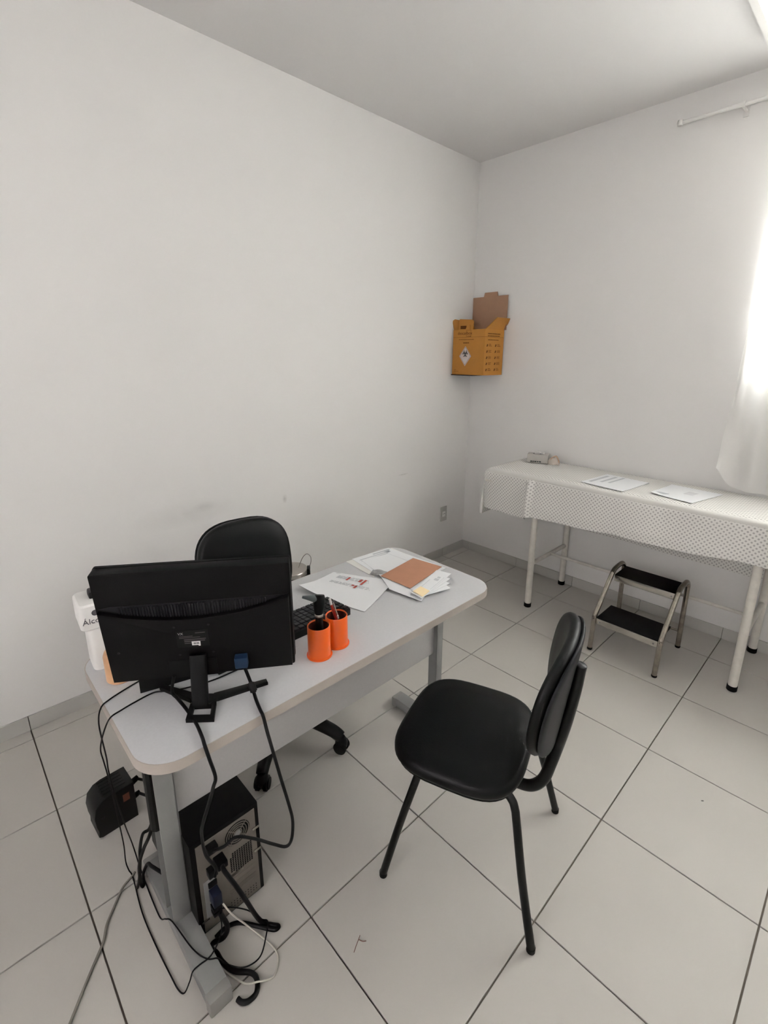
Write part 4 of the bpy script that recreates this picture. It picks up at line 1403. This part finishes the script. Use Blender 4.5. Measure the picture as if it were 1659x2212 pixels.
THINB = [(1.095, -2.78, 0.7455), (1.111, -2.834, 0.7455), (1.122, -2.862, 0.7455), (1.128, -2.878, 0.742), (1.115, -2.885, 0.714), (1.095, -2.886, 0.67), (1.08, -2.883, 0.621), (1.07, -2.88, 0.579), (1.05, -2.876, 0.529), (1.02, -2.872, 0.457), (0.98, -2.859, 0.321), (0.93, -2.842, 0.173), (0.885, -2.826, 0.06), (0.88, -2.82, 0.004), (0.934, -2.824, 0.003), (1.02, -2.828, 0.003), (1.093, -2.83, 0.003), (1.14, -2.83, 0.012), (1.175, -2.826, 0.045), (1.205, -2.817, 0.0575), (1.302, -2.803, 0.0565), (1.35, -2.785, 0.0565), (1.368, -2.765, 0.0565), (1.378, -2.752, 0.035), (1.4, -2.727, 0.0165), (1.408, -2.702, 0.004), (1.41, -2.674, 0.003), (1.393, -2.65, 0.003), (1.361, -2.62, 0.018), (1.343, -2.629, 0.02), (1.29, -2.644, 0.012), (1.283, -2.69, 0.064), (1.286, -2.72, 0.09)]
CPUPOWER = [(1.292, -2.70, 0.236), (1.318, -2.706, 0.246), (1.345, -2.69, 0.204), (1.36, -2.673, 0.150), (1.345, -2.644, 0.05), (1.348, -2.626, 0.0075), (1.368, -2.612, 0.0075), (1.384, -2.600, 0.0075), (1.383, -2.613, 0.0075), (1.345, -2.641, 0.0075), (1.299, -2.676, 0.0075), (1.285, -2.709, 0.0075), (1.288, -2.738, 0.0075)]
LOOP = [(1.285, -2.719, 0.075), (1.300, -2.708, 0.03), (1.303, -2.722, 0.0075), (1.296, -2.748, 0.0075), (1.305, -2.757, 0.0075), (1.325, -2.752, 0.0075), (1.353, -2.750, 0.0075), (1.393, -2.737, 0.0075), (1.426, -2.708, 0.0075), (1.45, -2.703, 0.0075), (1.473, -2.717, 0.0075), (1.475, -2.738, 0.0075), (1.466, -2.752, 0.0075), (1.452, -2.757, 0.0075)]
WHITE = [(1.285, -2.708, 0.098), (1.31, -2.697, 0.076), (1.322, -2.668, 0.02), (1.379, -2.644, 0.003), (1.419, -2.635, 0.003), (1.448, -2.64, 0.003), (1.472, -2.668, 0.003), (1.463, -2.704, 0.0175), (1.43, -2.731, 0.004), (1.358, -2.757, 0.003), (1.302, -2.7635, 0.003), (1.27, -2.7635, 0.003)]
GRAY = [(0.945, -2.84, 0.0035), (0.953, -2.852, 0.0035), (0.969, -2.882, 0.0035), (1.008, -2.915, 0.0035), (1.043, -2.943, 0.0035), (1.08, -2.96, 0.0035), (1.106, -2.98, 0.0035), (1.151, -3.017, 0.0035), (1.213, -3.065, 0.0035), (1.264, -3.103, 0.0035), (1.32, -3.16, 0.0035)]
B1 = [(1.150, -2.798, 0.43), (1.149, -2.812, 0.37), (1.142, -2.825, 0.315), (1.107, -2.838, 0.244), (1.061, -2.846, 0.15), (1.015, -2.842, 0.04), (1.01, -2.838, 0.008), (1.0, -2.832, 0.006), (0.992, -2.828, 0.03), (1.03, -2.82, 0.10), (1.09, -2.822, 0.15), (1.14, -2.808, 0.16)]
B2 = [(1.155, -2.80, 0.42), (1.135, -2.82, 0.33), (1.118, -2.836, 0.305), (1.086, -2.842, 0.23), (1.066, -2.843, 0.17), (1.03, -2.846, 0.07), (1.0, -2.85, 0.005)]


def cable(pts, r, m, label, name='cable', sub=6, group=None):
    o = MB().tube(pts, r, seg=8, sub=sub).build(name, m, angle=80)
    tag(o, label, 'cable', group)
    return o


vcab = cable(VIDEO, 0.0042, M_CABLE, 'thick black video cable hanging from the monitor in a wide bend to the tower', 'video_cable')
MB().cyl((1.330, -2.599, 0.772), (1.350, -2.600, 0.754), 0.0085, seg=14, bev=0.003).build('ferrite_bead', M_CABLE, vcab)
cable(MONPOWER, 0.0040, M_CABLE, 'black power cable from monitor over the desk edge straight down to the tower', 'power_cable')
cable(THINA, 0.0018, M_CABLE, 'thin black cable off the desk end making the lowest loop on the floor', 'keyboard_cable')
cable(THINB, 0.0018, M_CABLE, 'thin black cable off the desk end crossing over the near desk foot', 'mouse_cable')
cable(CPUPOWER, 0.0060, M_CABLE, 'thick black power cord plugged into the tower, folded on the floor beside it', 'loose_cable')
cable(LOOP, 0.0065, M_CABLE, 'thick black cord curling on the floor at the end of the near desk foot', 'loose_cable')
cable(WHITE, 0.0024, M_WHITECABLE, 'off-white network cable looping from the tower onto the floor', 'network_cable')
cable(GRAY, 0.0034, M_GREYCABLE, 'grey cable lying on the floor tiles at the lower left', 'floor_cable')
cable(B1, 0.0046, M_CABLE, 'black cord hanging beside the near desk leg, looping back to it', 'loose_cable')
cable(B2, 0.0042, M_CABLE, 'black cord hanging outermost beside the near desk leg', 'loose_cable')
cable([(0.712, -2.748, 0.118), (0.77, -2.736, 0.145), (0.86, -2.732, 0.205), (0.97, -2.735, 0.28), (1.10, -2.745, 0.37)], 0.0045, M_CABLE, 'black cord from upper stabilizer plug to the desk leg', 'loose_cable')
cable([(0.726, -2.752, 0.069), (0.79, -2.742, 0.10), (0.88, -2.738, 0.16), (0.98, -2.738, 0.23), (1.10, -2.75, 0.31)], 0.0045, M_CABLE, 'black cord from lower stabilizer plug to the desk leg', 'loose_cable')

# grey socket block behind the near leg
sb_ = thing('power_adapter', 'rounded grey power adapter lying behind the near desk leg', 'adapter', (1.045, -2.73, 0), 0.3)
MB().prism(rrect(-0.03, 0.03, -0.03, 0.03, 0.02, 5), 0.0, 0.065, bev=0.014, seg=3).build('shell', M_GREYCABLE, sb_)
MB().box(-0.012, 0.012, -0.0305, -0.029, 0.02, 0.045).build('face_plate', M_WHITECABLE, sb_, smooth=False)

# ------------------------------------------------------------------ tiny floor litter
lt = MB().tube([(1.556, -2.448, 0.0012), (1.561, -2.457, 0.002), (1.567, -2.470, 0.0015), (1.575, -2.485, 0.001)], 0.0008, seg=6)
lt.tube([(1.561, -2.457, 0.0015), (1.572, -2.452, 0.0015), (1.578, -2.444, 0.001)], 0.001, seg=6)
tag(lt.build('floor_litter', mat('brown_fibre', (120, 84, 74), rough=0.9)), 'tiny brown fibre lying on the tile in the foreground', 'litter')
MB_s = MB().box(-0.004, 0.004, -0.002, 0.002, 0, 0.0015, bev=0.0005).build('floor_litter', mat('dark_crumb', (110, 106, 102), rough=0.9))
MB_s.location = (2.098, -1.281, 0.0)
MB_s.rotation_euler = (0, 0, 0.8)
tag(MB_s, 'tiny dark crumb on the tile right of the visitor chair', 'litter')
